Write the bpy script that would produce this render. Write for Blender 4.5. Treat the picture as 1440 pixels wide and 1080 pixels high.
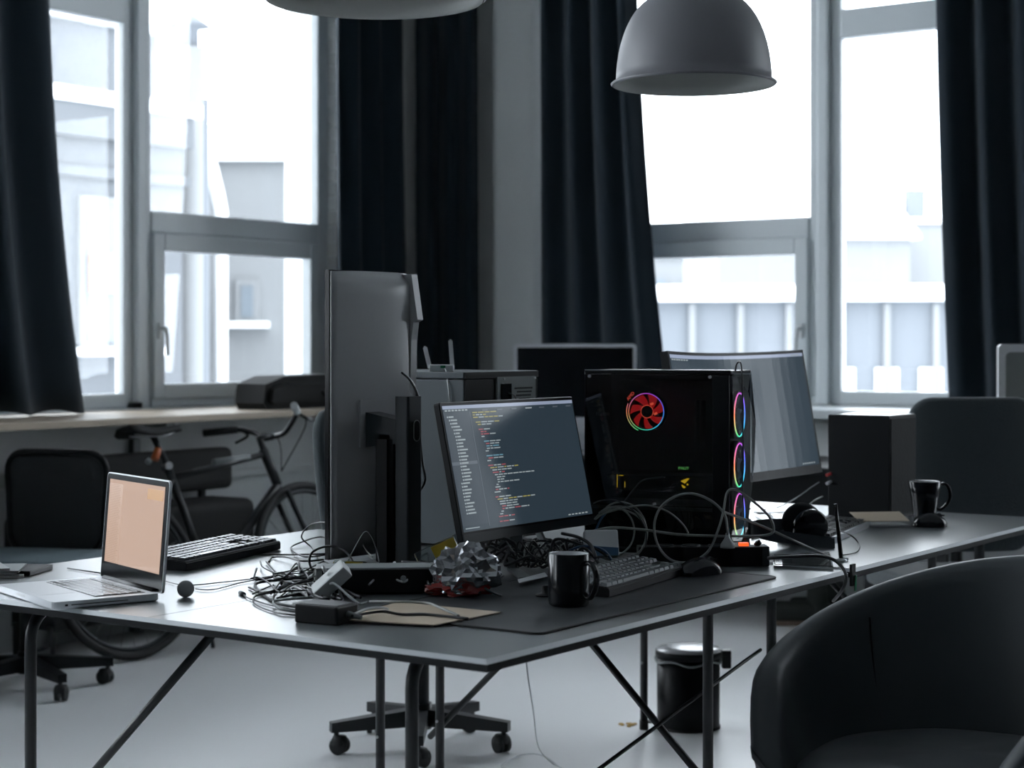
import bpy, bmesh, math, random
from mathutils import Vector, Matrix, noise
C = bpy.context.scene.collection
for o in list(bpy.data.objects): bpy.data.objects.remove(o)
rnd = random.Random(7)
PI = math.pi
# ------------------------------------------------------------------ camera
F = 2530.0; H = 1.27; CY = 482.0
YAW = math.atan2(.5711, .8209)
FW = Vector((math.cos(YAW), math.sin(YAW), 0)); RT = Vector((math.sin(YAW), -math.cos(YAW), 0))
RY = YAW - PI/2                      # world angle of the direction pointing right in the view
cam = bpy.data.cameras.new('camera'); camo = bpy.data.objects.new('camera', cam); C.objects.link(camo)
camo.location = (0, 0, H); camo.rotation_euler = (PI/2, 0, YAW - PI/2)
cam.sensor_width = 36; cam.lens = F/1440*36; cam.shift_y = (CY-540)/1440
cam.clip_end = 300
cam.dof.use_dof = True; cam.dof.focus_distance = 4.05; cam.dof.aperture_fstop = 4.2; cam.dof.aperture_blades = 9
bpy.context.scene.camera = camo
# ------------------------------------------------------------------ light
SKY = 5.8
w = bpy.data.worlds.new('world'); bpy.context.scene.world = w; w.use_nodes = True
bg = w.node_tree.nodes['Background']
bg.inputs[0].default_value = (.90, .955, 1.0, 1); bg.inputs[1].default_value = SKY
vs = bpy.context.scene.view_settings
vs.view_transform = 'Standard'; vs.look = 'None'; vs.exposure = 0.55; vs.gamma = 1; vs.use_curve_mapping = False
def area(name, loc, rot, sx, sy, e, col=(.84, .93, 1)):
    l = bpy.data.lights.new(name, 'AREA'); l.shape = 'RECTANGLE'; l.size = sx; l.size_y = sy; l.energy = e; l.color = col
    o = bpy.data.objects.new(name, l); C.objects.link(o); o.location = loc; o.rotation_euler = rot; return o
# ------------------------------------------------------------------ placing helpers
def W(r, d, z): return FW*d + RT*r + Vector((0, 0, z))
def PD(x, y, D): return W((x-720)/F*D, D, H + (CY-y)/F*D)
def P(x, y, z=.742): return PD(x, y, F*(H-z)/(y-CY))
# ------------------------------------------------------------------ materials
def mat(name, col, rough=.5, metal=0, spec=.5, bump=0, bscale=60, var=0, vscale=8, emit=None, estr=1, coat=0, sheen=0, trans=0):
    m = bpy.data.materials.new(name); m.use_nodes = True; nt = m.node_tree; b = nt.nodes['Principled BSDF']
    b.inputs['Base Color'].default_value = (*col, 1); b.inputs['Roughness'].default_value = rough
    b.inputs['Metallic'].default_value = metal; b.inputs['Specular IOR Level'].default_value = spec
    if coat: b.inputs['Coat Weight'].default_value = coat; b.inputs['Coat Roughness'].default_value = .27 if coat == 1 else .08
    if sheen: b.inputs['Sheen Weight'].default_value = sheen; b.inputs['Sheen Roughness'].default_value = .5
    if emit: b.inputs['Emission Color'].default_value = (*emit, 1); b.inputs['Emission Strength'].default_value = estr
    tc = nt.nodes.new('ShaderNodeTexCoord')
    if var:
        n = nt.nodes.new('ShaderNodeTexNoise'); n.inputs['Scale'].default_value = vscale; n.inputs['Detail'].default_value = 6
        nt.links.new(tc.outputs['Object'], n.inputs['Vector'])
        mx = nt.nodes.new('ShaderNodeMix'); mx.data_type = 'RGBA'
        mx.inputs['A'].default_value = (*[c*(1-var) for c in col], 1); mx.inputs['B'].default_value = (*[min(1, c*(1+var)) for c in col], 1)
        nt.links.new(n.outputs['Fac'], mx.inputs['Factor']); nt.links.new(mx.outputs['Result'], b.inputs['Base Color'])
        rr = nt.nodes.new('ShaderNodeMapRange'); rr.inputs['To Min'].default_value = rough*.85; rr.inputs['To Max'].default_value = min(1, rough*1.15)
        nt.links.new(n.outputs['Fac'], rr.inputs['Value']); nt.links.new(rr.outputs['Result'], b.inputs['Roughness'])
    if bump:
        n2 = nt.nodes.new('ShaderNodeTexNoise'); n2.inputs['Scale'].default_value = bscale; n2.inputs['Detail'].default_value = 4
        nt.links.new(tc.outputs['Object'], n2.inputs['Vector'])
        bp = nt.nodes.new('ShaderNodeBump'); bp.inputs['Strength'].default_value = bump; bp.inputs['Distance'].default_value = .01
        nt.links.new(n2.outputs['Fac'], bp.inputs['Height']); nt.links.new(bp.outputs['Normal'], b.inputs['Normal'])
    return m
def glassy(name, tint, rough=.0, gl=.06):
    m = bpy.data.materials.new(name); m.use_nodes = True; nt = m.node_tree; nt.nodes.remove(nt.nodes['Principled BSDF'])
    out = nt.nodes['Material Output']; t = nt.nodes.new('ShaderNodeBsdfTransparent'); t.inputs[0].default_value = (*tint, 1)
    g = nt.nodes.new('ShaderNodeBsdfGlossy'); g.inputs['Roughness'].default_value = rough
    fr = nt.nodes.new('ShaderNodeFresnel'); fr.inputs[0].default_value = 1.3 if gl < .1 else 1.5
    mx = nt.nodes.new('ShaderNodeMixShader'); nt.links.new(fr.outputs[0], mx.inputs[0]); nt.links.new(t.outputs[0], mx.inputs[1]); nt.links.new(g.outputs[0], mx.inputs[2])
    nt.links.new(mx.outputs[0], out.inputs[0]); return m
def rainbow(name, s=3):
    m = bpy.data.materials.new(name); m.use_nodes = True; nt = m.node_tree; nt.nodes.remove(nt.nodes['Principled BSDF'])
    out = nt.nodes['Material Output']; tc = nt.nodes.new('ShaderNodeTexCoord'); g = nt.nodes.new('ShaderNodeTexGradient'); g.gradient_type = 'RADIAL'
    r = nt.nodes.new('ShaderNodeValToRGB'); r.color_ramp.color_mode = 'HSV'; r.color_ramp.hue_interpolation = 'CW'
    cr = r.color_ramp
    cols = [(.0, (1, .25, .1)), (.18, (.1, .9, .3)), (.36, (.05, .7, 1)), (.55, (.12, .15, 1)), (.75, (.7, .1, .8)), (1, (1, .25, .1))]
    cr.color_mode = 'RGB'
    cr.elements[0].position = 0; cr.elements[0].color = (*cols[0][1], 1); cr.elements[1].position = 1; cr.elements[1].color = (*cols[-1][1], 1)
    for p, c_ in cols[1:-1]:
        e = cr.elements.new(p); e.color = (*c_, 1)
    em = nt.nodes.new('ShaderNodeEmission'); em.inputs[1].default_value = s
    nt.links.new(tc.outputs['Object'], g.inputs[0]); nt.links.new(g.outputs[0], r.inputs[0]); nt.links.new(r.outputs[0], em.inputs[0]); nt.links.new(em.outputs[0], out.inputs[0])
    return m
def emis(name, col, s=1):
    m = bpy.data.materials.new(name); m.use_nodes = True; nt = m.node_tree; b = nt.nodes['Principled BSDF']
    b.inputs['Base Color'].default_value = (.005, .005, .005, 1); b.inputs['Roughness'].default_value = .3
    b.inputs['Emission Color'].default_value = (*col, 1); b.inputs['Emission Strength'].default_value = s; return m
M = dict(
 wall=mat('plaster', (.60, .625, .625), .8, var=.06, vscale=3, bump=.15, bscale=25),
 walld=mat('fill_cut_plaster', (.10, .105, .11), .85, var=.06, vscale=3, bump=.1, bscale=25),  # unseen back and front walls, kept dark to cut the frontal fill
 brick=mat('painted_brick', (.55, .57, .57), .75, var=.06, bump=.3, bscale=50),
 floor=mat('poured_floor', (.80, .81, .82), .36, var=.03, vscale=1.6, bump=.02, bscale=5),
 ceil=mat('ceiling_paint', (.55, .56, .56), .9, bump=.05),
 frame=mat('window_pvc', (.62, .66, .68), .4, var=.02),
 glass=glassy('window_glass', (.97, .985, 1)),
 wood=mat('pale_wood', (.42, .35, .27), .45, var=.12, vscale=3),
 curtain=mat('navy_curtain', (.009, .017, .025), .85, spec=.2, var=.15, vscale=5, bump=.2, bscale=200, sheen=.12),
 top=mat('black_laminate', (.125, .14, .148), .34, spec=1.0, coat=1.0),
 strip=mat('bevel_sheen_grey', (.52, .55, .57), .35),  # light grey bevel: the table edge's reflection is put into the colour
 edge=mat('black_edge', (.005, .007, .009), .5, spec=.2),
 blackmetal=mat('black_metal', (.008, .010, .012), .38, spec=.5),
 steel=mat('steel', (.5, .51, .52), .3, 1),
 alu=mat('aluminium', (.62, .64, .67), .32, .85, var=.02),
 black=mat('black_plastic', (.004, .005, .0065), .42, spec=.22, var=.1),
 blackgloss=mat('black_gloss', (.004, .005, .007), .16, spec=.35),
 blacksoft=mat('black_soft', (.006, .007, .008), .8, bump=.15, bscale=120),
 dgrey=mat('dark_grey_plastic', (.024, .029, .033), .45, spec=.3, var=.08),
 gback=mat('monitor_back', (.30, .305, .31), .30, var=.04),
 tower=mat('tower_grey_steel', (.05, .065, .075), .45, var=.06),
 lapalu=mat('laptop_aluminium', (.66, .68, .71), .38, .25, spec=.8),
 white=mat('white_plastic', (.62, .64, .65), .35),
 offw=mat('offwhite_plastic', (.42, .44, .44), .4),
 greyp=mat('grey_plastic', (.2, .22, .22), .5),
 greycab=mat('grey_cable', (.20, .21, .20), .45),
 whitecab=mat('white_cable', (.55, .57, .58), .4),
 blackcab=mat('black_cable', (.010, .012, .015), .35),
 bluecab=mat('blue_cable', (.015, .06, .13), .4),
 keycap=mat('grey_keycap', (.10, .115, .12), .5),
 keyblack=mat('black_keycap', (.02, .023, .026), .3),
 keylight=mat('glossy_keycap', (.05, .055, .06), .22, spec=.8),
 lamp=mat('lamp_grey', (.17, .17, .185), .5, var=.04),
 lampin=mat('lamp_inside', (.45, .46, .44), .6),
 leather=mat('dark_upholstery', (.019, .026, .030), .48, spec=.5, bump=.1, bscale=9, var=.15, sheen=.08),
 fabric=mat('chair_fabric', (.022, .032, .037), .85, bump=.3, bscale=160, sheen=.2),
 seatgrey=mat('seat_fabric', (.13, .17, .19), .85, bump=.2, bscale=150),
 mesh=mat('mesh_fabric', (.008, .010, .012), .7, bump=.4, bscale=250),
 mat_=mat('desk_mat_cloth', (.022, .026, .028), .5, spec=.35, var=.08, bump=.05, bscale=200),
 matedge=mat('mat_rim', (.005, .006, .007), .7),
 kraft=mat('kraft_paper', (.46, .38, .29), .75, var=.05, vscale=20),
 paper=mat('paper', (.36, .38, .39), .7),
 foil=mat('antistatic_film', (.42, .43, .45), .24, .8, bump=.0),
 red=mat('red_wrapper', (.22, .018, .015), .25, coat=.5),
 yellow=mat('yellow_label', (.42, .30, .02), .4),
 clear=glassy('clear_plastic', (.75, .78, .78), .08, .2),
 darkglass=glassy('tinted_glass', (.50, .52, .54), .0, .2),
 tread=mat('tyre', (.008, .009, .010), .7),
 rubber=mat('rubber', (.012, .013, .014), .6),
 orange=mat('orange_reflector', (.45, .10, .02), .35),
 redp=mat('red_plug', (.5, .03, .03), .4),
 green=mat('green_label', (.0, .16, .06), .4),
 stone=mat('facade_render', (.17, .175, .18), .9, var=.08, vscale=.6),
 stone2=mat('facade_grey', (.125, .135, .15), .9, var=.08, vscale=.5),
 stone3=mat('facade_dark_grey', (.085, .09, .098), .9, var=.14, vscale=.5),  # even darker grey that keeps the left-hand facades from burning out
 snow=mat('snow', (.78, .80, .82), .8),
 opane=mat('outer_pane', (.13, .15, .17), .3),
 shoe=mat('dark_boot', (.02, .025, .022), .7), sole=mat('tan_sole', (.18, .13, .10), .7),
 crumb=mat('dry_leaf', (.5, .33, .10), .8),
 ball=mat('grey_ball', (.34, .35, .35), .5),
)
M['rgb'] = rainbow('rgb_ring', 1.6); M['rgb2'] = rainbow('rgb_ring_front', 1.9)
M['redglow'] = emis('red_fan_glow', (.9, .02, .02), .55)
M['redhot'] = emis('red_fan_led', (1, .12, .06), 1.3)
M['redtext'] = emis('red_text', (1, .1, .06), 1.2)
M['greentext'] = emis('green_text', (.25, .9, .2), .8)
M['yellogo'] = emis('yellow_logo', (1, .62, .02), .9)
M['neon'] = emis('orange_switch', (1, .10, .02), 1.0)
# ------------------------------------------------------------------ mesh helpers
def T(x=0, y=0, z=0): return Matrix.Translation((x, y, z))
def R(a, ax='Z'): return Matrix.Rotation(a, 4, ax)
def box(bm, c, s, mt=None, mi=0):
    m = T(*c) @ Matrix.Diagonal((s[0], s[1], s[2], 1))
    if mt is not None: m = mt @ m
    r = bmesh.ops.create_cube(bm, size=1, matrix=m)
    if mi:
        for f in {f for v in r['verts'] for f in v.link_faces}: f.material_index = mi
    return r['verts']
def bbox(s, bev=.004, c=(0, 0, 0), seg=2, mt=None):
    bm = bmesh.new(); box(bm, c, s)
    bmesh.ops.bevel(bm, geom=bm.edges[:], offset=bev, segments=seg, affect='EDGES', profile=.6)
    if mt is not None: bmesh.ops.transform(bm, matrix=mt, verts=bm.verts)
    return bm
def smooth_pts(pts, n=6, closed=False):
    pts = [Vector(p) for p in pts]
    if len(pts) < 3: return pts
    out = []; N = len(pts)
    for i in range(N if closed else N-1):
        g = (lambda k: pts[k % N]) if closed else (lambda k: pts[max(0, min(N-1, k))])
        a, b, c, d = g(i-1), g(i), g(i+1), g(i+2)
        for j in range(n):
            t = j/n
            out.append(.5*((2*b)+(c-a)*t+(2*a-5*b+4*c-d)*t*t+(-a+3*b-3*c+d)*t**3))
    if not closed: out.append(pts[-1])
    return out
def tube(bm, pts, r, n=8, closed=False, cap=True, smooth=0):
    if smooth: pts = smooth_pts(pts, smooth, closed)
    pts = [Vector(p) for p in pts]
    N = len(pts); rings = []; nrm = None
    for i, p in enumerate(pts):
        if closed: t = pts[(i+1) % N]-pts[i-1]
        else: t = pts[min(N-1, i+1)]-pts[max(0, i-1)]
        if t.length < 1e-9: t = Vector((0, 0, 1))
        t.normalize()
        if nrm is None:
            nrm = t.orthogonal().normalized()
        else:
            nrm = nrm - t*nrm.dot(t)
            if nrm.length < 1e-6: nrm = t.orthogonal()
            nrm.normalize()
        b = t.cross(nrm); rr = r(i/(N-1)) if callable(r) else r
        rings.append([bm.verts.new(p+(nrm*math.cos(a)+b*math.sin(a))*rr) for a in [2*PI*k/n for k in range(n)]])
    for i in range(N if closed else N-1):
        A, B = rings[i], rings[(i+1) % N]
        for k in range(n):
            f = bm.faces.new((A[k], A[(k+1) % n], B[(k+1) % n], B[k])); f.smooth = True
    if cap and not closed:
        bm.faces.new(rings[0][::-1]); bm.faces.new(rings[-1])
    return bm
def cyl(bm, a, b, r, n=16, r2=None):
    r2 = r if r2 is None else r2
    return tube(bm, [a, b], (lambda t: r+(r2-r)*t), n)
def lathe(bm, prof, n=32, mt=None, closed=False):
    rings = []
    for (r, z) in prof:
        if r < 1e-6: rings.append([bm.verts.new((0, 0, z))])
        else: rings.append([bm.verts.new((r*math.cos(2*PI*k/n), r*math.sin(2*PI*k/n), z)) for k in range(n)])
    vs_ = [v for g in rings for v in g]
    pairs = list(zip(rings, rings[1:])) + ([(rings[-1], rings[0])] if closed else [])
    for A, B in pairs:
        for k in range(n):
            k2 = (k+1) % n
            if len(A) == 1 and len(B) == 1: continue
            if len(A) == 1: f = bm.faces.new((A[0], B[k2], B[k]))
            elif len(B) == 1: f = bm.faces.new((A[k], A[k2], B[0]))
            else: f = bm.faces.new((A[k], A[k2], B[k2], B[k]))
            f.smooth = True
    if mt is not None: bmesh.ops.transform(bm, matrix=mt, verts=vs_)
    return bm
def prism(bm, poly, depth, mt=None, mi=0):
    """extrude a 2D polygon (x,z) along +y by depth"""
    A = [bm.verts.new((x, 0, z)) for x, z in poly]; B = [bm.verts.new((x, depth, z)) for x, z in poly]
    fs = [bm.faces.new(A), bm.faces.new(B[::-1])]
    n = len(poly)
    for k in range(n): fs.append(bm.faces.new((A[k], B[k], B[(k+1) % n], A[(k+1) % n])))
    for f in fs: f.material_index = mi
    if mt is not None: bmesh.ops.transform(bm, matrix=mt, verts=A+B)
    return bm
def rrect(w_, h_, r, n=5, cx=0, cz=0):
    out = []
    for (sx, sz, a0) in ((1, 1, 0), (-1, 1, PI/2), (-1, -1, PI), (1, -1, 3*PI/2)):
        for k in range(n+1):
            a = a0+PI/2*k/n
            out.append((cx+sx*(w_/2-r)+r*math.cos(a), cz+sz*(h_/2-r)+r*math.sin(a)))
    return out
def obj(name, bm, m, parent=None, loc=None, rot=None, shade=None, mods=None):
    me = bpy.data.meshes.new(name)
    bmesh.ops.recalc_face_normals(bm, faces=bm.faces)
    if shade:
        for f in bm.faces: f.smooth = True
    bm.to_mesh(me); bm.free()
    for mm in (m if isinstance(m, (list, tuple)) else [m]): me.materials.append(M[mm] if isinstance(mm, str) else mm)
    o = bpy.data.objects.new(name, me); C.objects.link(o)
    if parent: o.parent = parent
    if loc is not None: o.location = loc
    if rot is not None: o.rotation_euler = rot
    if shade == 'auto':
        me.shade_smooth() if hasattr(me, 'shade_smooth') else None
        try: me.set_sharp_from_angle(angle=math.radians(35))
        except Exception: pass
    if mods:
        s = o.modifiers.new('sub', 'SUBSURF'); s.levels = mods; s.render_levels = mods
    return o
def tag(o, label, cat, group=None, kind=None):
    o['label'] = label; o['category'] = cat
    if group: o['group'] = group
    if kind: o['kind'] = kind
    return o
def thing(name, label, cat, loc=(0, 0, 0), rz=0, group=None):
    o = bpy.data.objects.new(name, None); C.objects.link(o); o.empty_display_size = .05
    o.location = loc; o.rotation_euler = (0, 0, rz); return tag(o, label, cat, group)
def struct(name, bm, m, parent=None, label=None):
    o = obj(name, bm, m, parent)
    if not parent: o['kind'] = 'structure'
    if label: o['label'] = label
    return o
def share(src, name, parent, loc, rot=(0, 0, 0), sc=None):
    o = bpy.data.objects.new(name, src.data if hasattr(src, 'data') else src); C.objects.link(o); o.parent = parent; o.location = loc; o.rotation_euler = rot
    if sc: o.scale = sc
    return o
def text(name, s, size, m, parent, mt, ext=.0004):
    cu = bpy.data.curves.new(name, 'FONT'); cu.body = s; cu.size = size; cu.extrude = ext; cu.align_x = 'CENTER'; cu.align_y = 'CENTER'
    o = bpy.data.objects.new(name, cu); C.objects.link(o)
    dg = bpy.context.evaluated_depsgraph_get(); me = bpy.data.meshes.new_from_object(o.evaluated_get(dg)); bpy.data.objects.remove(o)
    me.name = name; me.materials.clear(); me.materials.append(M[m]); me.transform(mt)
    q = bpy.data.objects.new(name, me); C.objects.link(q); q.parent = parent; return q
# ================================================================== SETTING
XW, YW = 8.22, 6.30        # interior faces
XG, YG = 8.32, 6.40        # glazing planes
X0, Y0, ZC = -2.6, -4.2, 4.4
SILL = .955
bm = bmesh.new(); box(bm, ((X0+XW)/2+.2, (Y0+YW)/2+.2, -.1), (XW-X0+.8, YW-Y0+.8, .2)); struct('floor', bm, 'floor', label='light grey poured floor')
bm = bmesh.new(); box(bm, ((X0+XW)/2+.2, (Y0+YW)/2+.2, ZC+.1), (XW-X0+.8, YW-Y0+.8, .2)); struct('ceiling', bm, 'ceil')
def wall(name, a0, a1, f0, f1, opens, vertical=False, z1=ZC):
    """slab between faces f0..f1, running a0..a1, with openings (u0,u1,z0,z1)"""
    bm = bmesh.new()
    def bx(u0, u1, z0, z1_):
        if u1-u0 < 1e-4 or z1_-z0 < 1e-4: return
        c = ((u0+u1)/2, (f0+f1)/2, (z0+z1_)/2); s = (u1-u0, abs(f1-f0), z1_-z0)
        if vertical: c = (c[1], c[0], c[2]); s = (s[1], s[0], s[2])
        box(bm, c, s)
    u = a0
    for (p, q, z0, zt) in sorted(opens):
        bx(u, p, 0, z1); bx(p, q, 0, z0); bx(p, q, zt, z1); u = q
    bx(u, a1, 0, z1)
    return struct(name, bm, 'walld' if name in ('wall_back', 'wall_front') else 'wall')
WZ0, WZ1 = .96, 3.95
winL = [(4.72, 7.41), (.5, 3.9), (-2.3, -.2)]
winR = [(2.55, 5.31), (-1.1, .55), (-4.0, -3.4)]
wl = wall('wall_left', X0, XW+.4, YW, YW+.38, [(a, b, WZ0, WZ1) for a, b in winL])
wr = wall('wall_right', Y0, YW, XW, XW+.38, [(a, b, WZ0, WZ1) for a, b in winR], True)
wb = wall('wall_back', Y0-.3, YW+.3, X0-.3, X0, [], True)
wf = wall('wall_front', X0, XW+.4, Y0-.3, Y0, [])
# thicker parapet below the windows
bm = bmesh.new(); box(bm, ((X0+XW)/2, (5.9+YW)/2, .455), (XW-X0, YW-5.9, .91)); struct('wall_left_parapet', bm, 'wall')
bm = bmesh.new(); box(bm, ((7.85+XW)/2, (Y0+5.9)/2, .455), (XW-7.85, 5.9-Y0, .91)); struct('wall_right_parapet', bm, 'wall')
bm = bmesh.new(); box(bm, (7.99, (Y0+5.62)/2, .935), (.52, 5.62-Y0, .04)); struct('trim_1', bm, 'frame', label='white window sill along the right wall')
bm = bmesh.new(); box(bm, ((X0+7.85)/2, 5.885, .66), (7.85-X0, .03, .03)); struct('trim_2', bm, 'wall', label='painted ledge along the wall under the counter')
bm = bmesh.new(); box(bm, (XW-.06, 5.61, 2.2), (.16, .33, 4.4)); bmesh.ops.bevel(bm, geom=[e for e in bm.edges if abs(e.verts[0].co.z-e.verts[1].co.z) > 1], offset=.06, segments=5, affect='EDGES', profile=.5)
struct('wall_right_pier', bm, 'wall', label='plain plastered pier between the dark curtains')
# painted bricks on the reveal beside the left window
bbm = bbox((.10, .012, .066), .006, seg=1); bme = None
zz = WZ0+.04; row = 0
while zz < 3.9:
    for k in range(2 if row % 2 else 2):
        bx_ = 7.46+.105*k+(.05 if row % 2 else 0)
        if bme is None:
            o = obj('brick', bbm, 'brick', wl, loc=(bx_, YW-.004, zz)); bme = o.data
        else:
            o = share(bme, 'brick', wl, (bx_, YW-.004, zz))
    for k in range(1):
        share(bme, 'brick', wl, (7.408, YW+.052, zz), (0, 0, PI/2))
    zz += .078; row += 1
# counter
ct = thing('window_counter', 'long pale wooden counter running under the left window above the bicycle', 'counter', (5.4, 5.95, .0))
obj('worktop', bbox((5.6, .68, .03), .004, (0, .01, SILL-.015)), 'wood', ct)
for xx in (-1.35, .15, 1.6):
    bm = bmesh.new(); box(bm, (xx, -.067, .46), (.04, .03, .92)); box(bm, (xx, -.17, .905), (.05, .24, .035)); obj('bracket', bm, 'greyp', ct)
# windows
def window(n, u0, u1, axis, mirror, handle=True):
    """axis 'L': runs along X on YG ; 'R': runs along Y on XG. u measured from the fixed light (u0) to the opening side (u1)"""
    root = bpy.data.objects.new('window_%d' % n, None); C.objects.link(root); root['kind'] = 'structure'
    L = u1-u0
    if axis == 'L': root.location = (u0, YG, 0)
    else:
        root.location = (XG, u0, 0); root.rotation_euler = (0, 0, PI/2)
    sgn = 1 if axis == 'L' else -1        # local y that points outdoors
    fx = (lambda a: a) if not mirror else (lambda a: L-a)
    def bar(a0, a1, z0, z1, dep=.075, off=0, nm='frame_bar', bev=.01):
        a0, a1 = fx(a0), fx(a1); a0, a1 = min(a0, a1), max(a0, a1)
        return obj(nm, bbox((a1-a0, dep, z1-z0), bev, ((a0+a1)/2, sgn*off, (z0+z1)/2)), 'frame', root)
    post = 1.31 if L > 2 else L*.47
    a1 = post-.085; b0 = post+.085
    bar(0, .08, WZ0, WZ1); bar(L-.085, L, WZ0, WZ1)
    bar(post-.03, post+.03, WZ0, WZ1, .10, -.012)
    bar(a1, post-.03, WZ0, WZ1, .065, .005); bar(post+.03, b0, WZ0, WZ1, .065, .005)
    bar(.08, a1, WZ0, 1.03); bar(.08, a1, 2.785, 2.93); bar(.08, a1, WZ1-.07, WZ1)
    bar(b0, L-.085, 1.80, 1.905); bar(b0, L-.085, WZ1-.07, WZ1); bar(b0, L-.085, WZ0, 1.0)
    # opening sash
    sa, sb = b0+.0, L-.085
    q = []
    bm = bmesh.new()
    for (x0, x1, z0, z1) in ((sa, sa+.07, 1.0, 1.80), (sb-.075, sb, 1.0, 1.80), (sa+.07, sb-.075, 1.0, 1.07), (sa+.07, sb-.075, 1.715, 1.80)):
        p0, p1 = sorted((fx(x0), fx(x1)))
        t = bbox((p1-p0, .07, z1-z0), .008, ((p0+p1)/2, -sgn*.018, (z0+z1)/2)); me_ = bpy.data.meshes.new('t'); t.to_mesh(me_); t.free(); bm.from_mesh(me_); bpy.data.meshes.remove(me_)
    sash = obj('sash', bm, 'frame', root)
    for (x0, x1, z0, z1) in ((.08, a1, 1.03, 2.785), (.08, a1, 2.93, WZ1-.07), (b0, L-.085, 1.905, WZ1-.07), (sa+.07, sb-.075, 1.07, 1.715)):
        p0, p1 = sorted((fx(x0), fx(x1))); bm = bmesh.new(); box(bm, ((p0+p1)/2, sgn*.012, (z0+z1)/2), (p1-p0, .006, z1-z0)); obj('pane', bm, 'glass', root)
    if handle:
        hx = fx(sa+.035); bm = bmesh.new(); box(bm, (hx, -sgn*.058, 1.33), (.026, .012, .07)); tube(bm, [(hx, -sgn*.06, 1.34), (hx, -sgn*.095, 1.34), (hx+.004, -sgn*.10, 1.30), (hx+.006, -sgn*.10, 1.21)], .009, 8)
        obj('handle', bm, 'white', sash)
    return root
window(1, 4.72, 7.41, 'L', False); window(2, 2.55, 5.31, 'R', False)
# post of window 2 must sit at Y 3.93 -> fixed light is on the low side
for i, (a, b) in enumerate(winL[1:]): window(3+i, a, b, 'L', False, False)
for i, (a, b) in enumerate(winR[1:]): window(5+i, a, b, 'R', False, False)
window_f = None
# ------------------------------------------------------------------ outdoors
bm = bmesh.new(); box(bm, (40, 45, -4.1), (140, 140, .2)); o = obj('snowy_ground', bm, 'snow'); o['kind'] = 'structure'
def facade(name, label, c0, L, z1, ang, dep, m, snow=True, roof=0, wins=(), z0=-4, cornice=()):
    """box whose front face starts at c0 and runs L along ang; depth goes away"""
    t = thing(name, label, 'building', (c0[0], c0[1], 0), ang)
    bm = bmesh.new(); box(bm, (L/2, dep/2, (z0+z1)/2), (L, dep, z1-z0)); obj('wall', bm, m, t)
    for (za, zb, dd) in cornice:
        bm = bmesh.new(); box(bm, (L/2, -dd/2, (za+zb)/2), (L+.1, dd, zb-za)); obj('cornice', bm, m, t)
    if roof:
        bm = bmesh.new(); prism(bm, [(-.3, z1), (-.3, z1+.1), (dep/2, z1+roof+.1), (dep+.3, z1+.1), (dep+.3, z1)], L+.4, T(0, 0, 0) @ R(PI/2) @ T(0, -L-.2, 0)); obj('roof', bm, 'snow', t)
    elif snow:
        bm = bmesh.new(); box(bm, (L/2, dep/2, z1+.06), (L+.3, dep+.3, .14)); obj('roof_snow', bm, 'snow', t)
    for (x0, x1, za, zb) in wins:
        bm = bmesh.new(); box(bm, ((x0+x1)/2, -.02, (za+zb)/2), (x1-x0+.16, .08, zb-za+.16)); f = obj('window', bm, 'stone', t)
        bm = bmesh.new(); box(bm, ((x0+x1)/2, -.05, (za+zb)/2), (x1-x0, .06, zb-za)); obj('pane', bm, 'opane', f)
        bm = bmesh.new(); box(bm, ((x0+x1)/2, -.12, za-.1), (x1-x0+.4, .24, .08)); obj('sill', bm, 'snow', f)
    return t
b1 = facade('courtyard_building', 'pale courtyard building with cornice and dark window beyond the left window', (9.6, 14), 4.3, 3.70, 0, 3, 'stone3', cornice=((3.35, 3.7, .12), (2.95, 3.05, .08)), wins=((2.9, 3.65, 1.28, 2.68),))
bm = bmesh.new(); box(bm, (3.05, -.11, 1.98), (.32, .03, .40)); obj('sign', bm, mat('faded_orange', (.42, .22, .13), .7), b1)
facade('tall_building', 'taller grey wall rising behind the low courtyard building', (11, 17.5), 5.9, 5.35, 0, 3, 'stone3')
t = thing('vent_pipe', 'wide pale vertical vent pipe with cap outside the left window', 'pipe', W(-3.58, 20.0, -4))
bm = bmesh.new(); cyl(bm, (0, 0, 0), (0, 0, 8.55), .15, 20); obj('pipe', bm, 'stone', t)
bm = bmesh.new(); cyl(bm, (.2, 0, 0), (.2, 0, 8.0), .07, 12); obj('side_pipe', bm, 'stone2', t)
bm = bmesh.new(); lathe(bm, [(0, 8.5), (.1, 8.5), (.1, 8.75), (.24, 8.78), (.1, 8.88), (0, 8.95)], 20); obj('cap', bm, 'stone2', t)
pL = W(-3.9, 23, 0); facade('low_building', 'low grey outbuilding with snowy roof outside the left window', (pL.x, pL.y), 5.2, 3.60, RY, 4, 'stone', wins=((.45, .6, 1.6, 2.0),))
t = tag(obj('drain_pipe', tube(bmesh.new(), [W(-3.75, 22.2, z)+RT*dx for dx, z in ((0, 3.95), (0, 3.6), (.12, 3.1), (.16, 2.9), (.16, -4))], .08, 12), 'snow'), 'white bent drain pipe on the low outbuilding wall', 'pipe')
pL = W(2.0, 34, 0)
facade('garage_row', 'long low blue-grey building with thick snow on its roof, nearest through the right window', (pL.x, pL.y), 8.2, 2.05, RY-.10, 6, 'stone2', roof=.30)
fq = bpy.data.objects['garage_row']
for k in range(9):
    bm = bmesh.new(); box(bm, (.5+.9*k, -.06, -.9), (.12, .14, 5.8)); obj('pilaster', bm, 'stone', fq)
for k in range(5):
    bm = bmesh.new(); box(bm, (4.2+.8*k, -.05, .4), (.42, .1, .8)); obj('door', bm, 'snow', fq)
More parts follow.
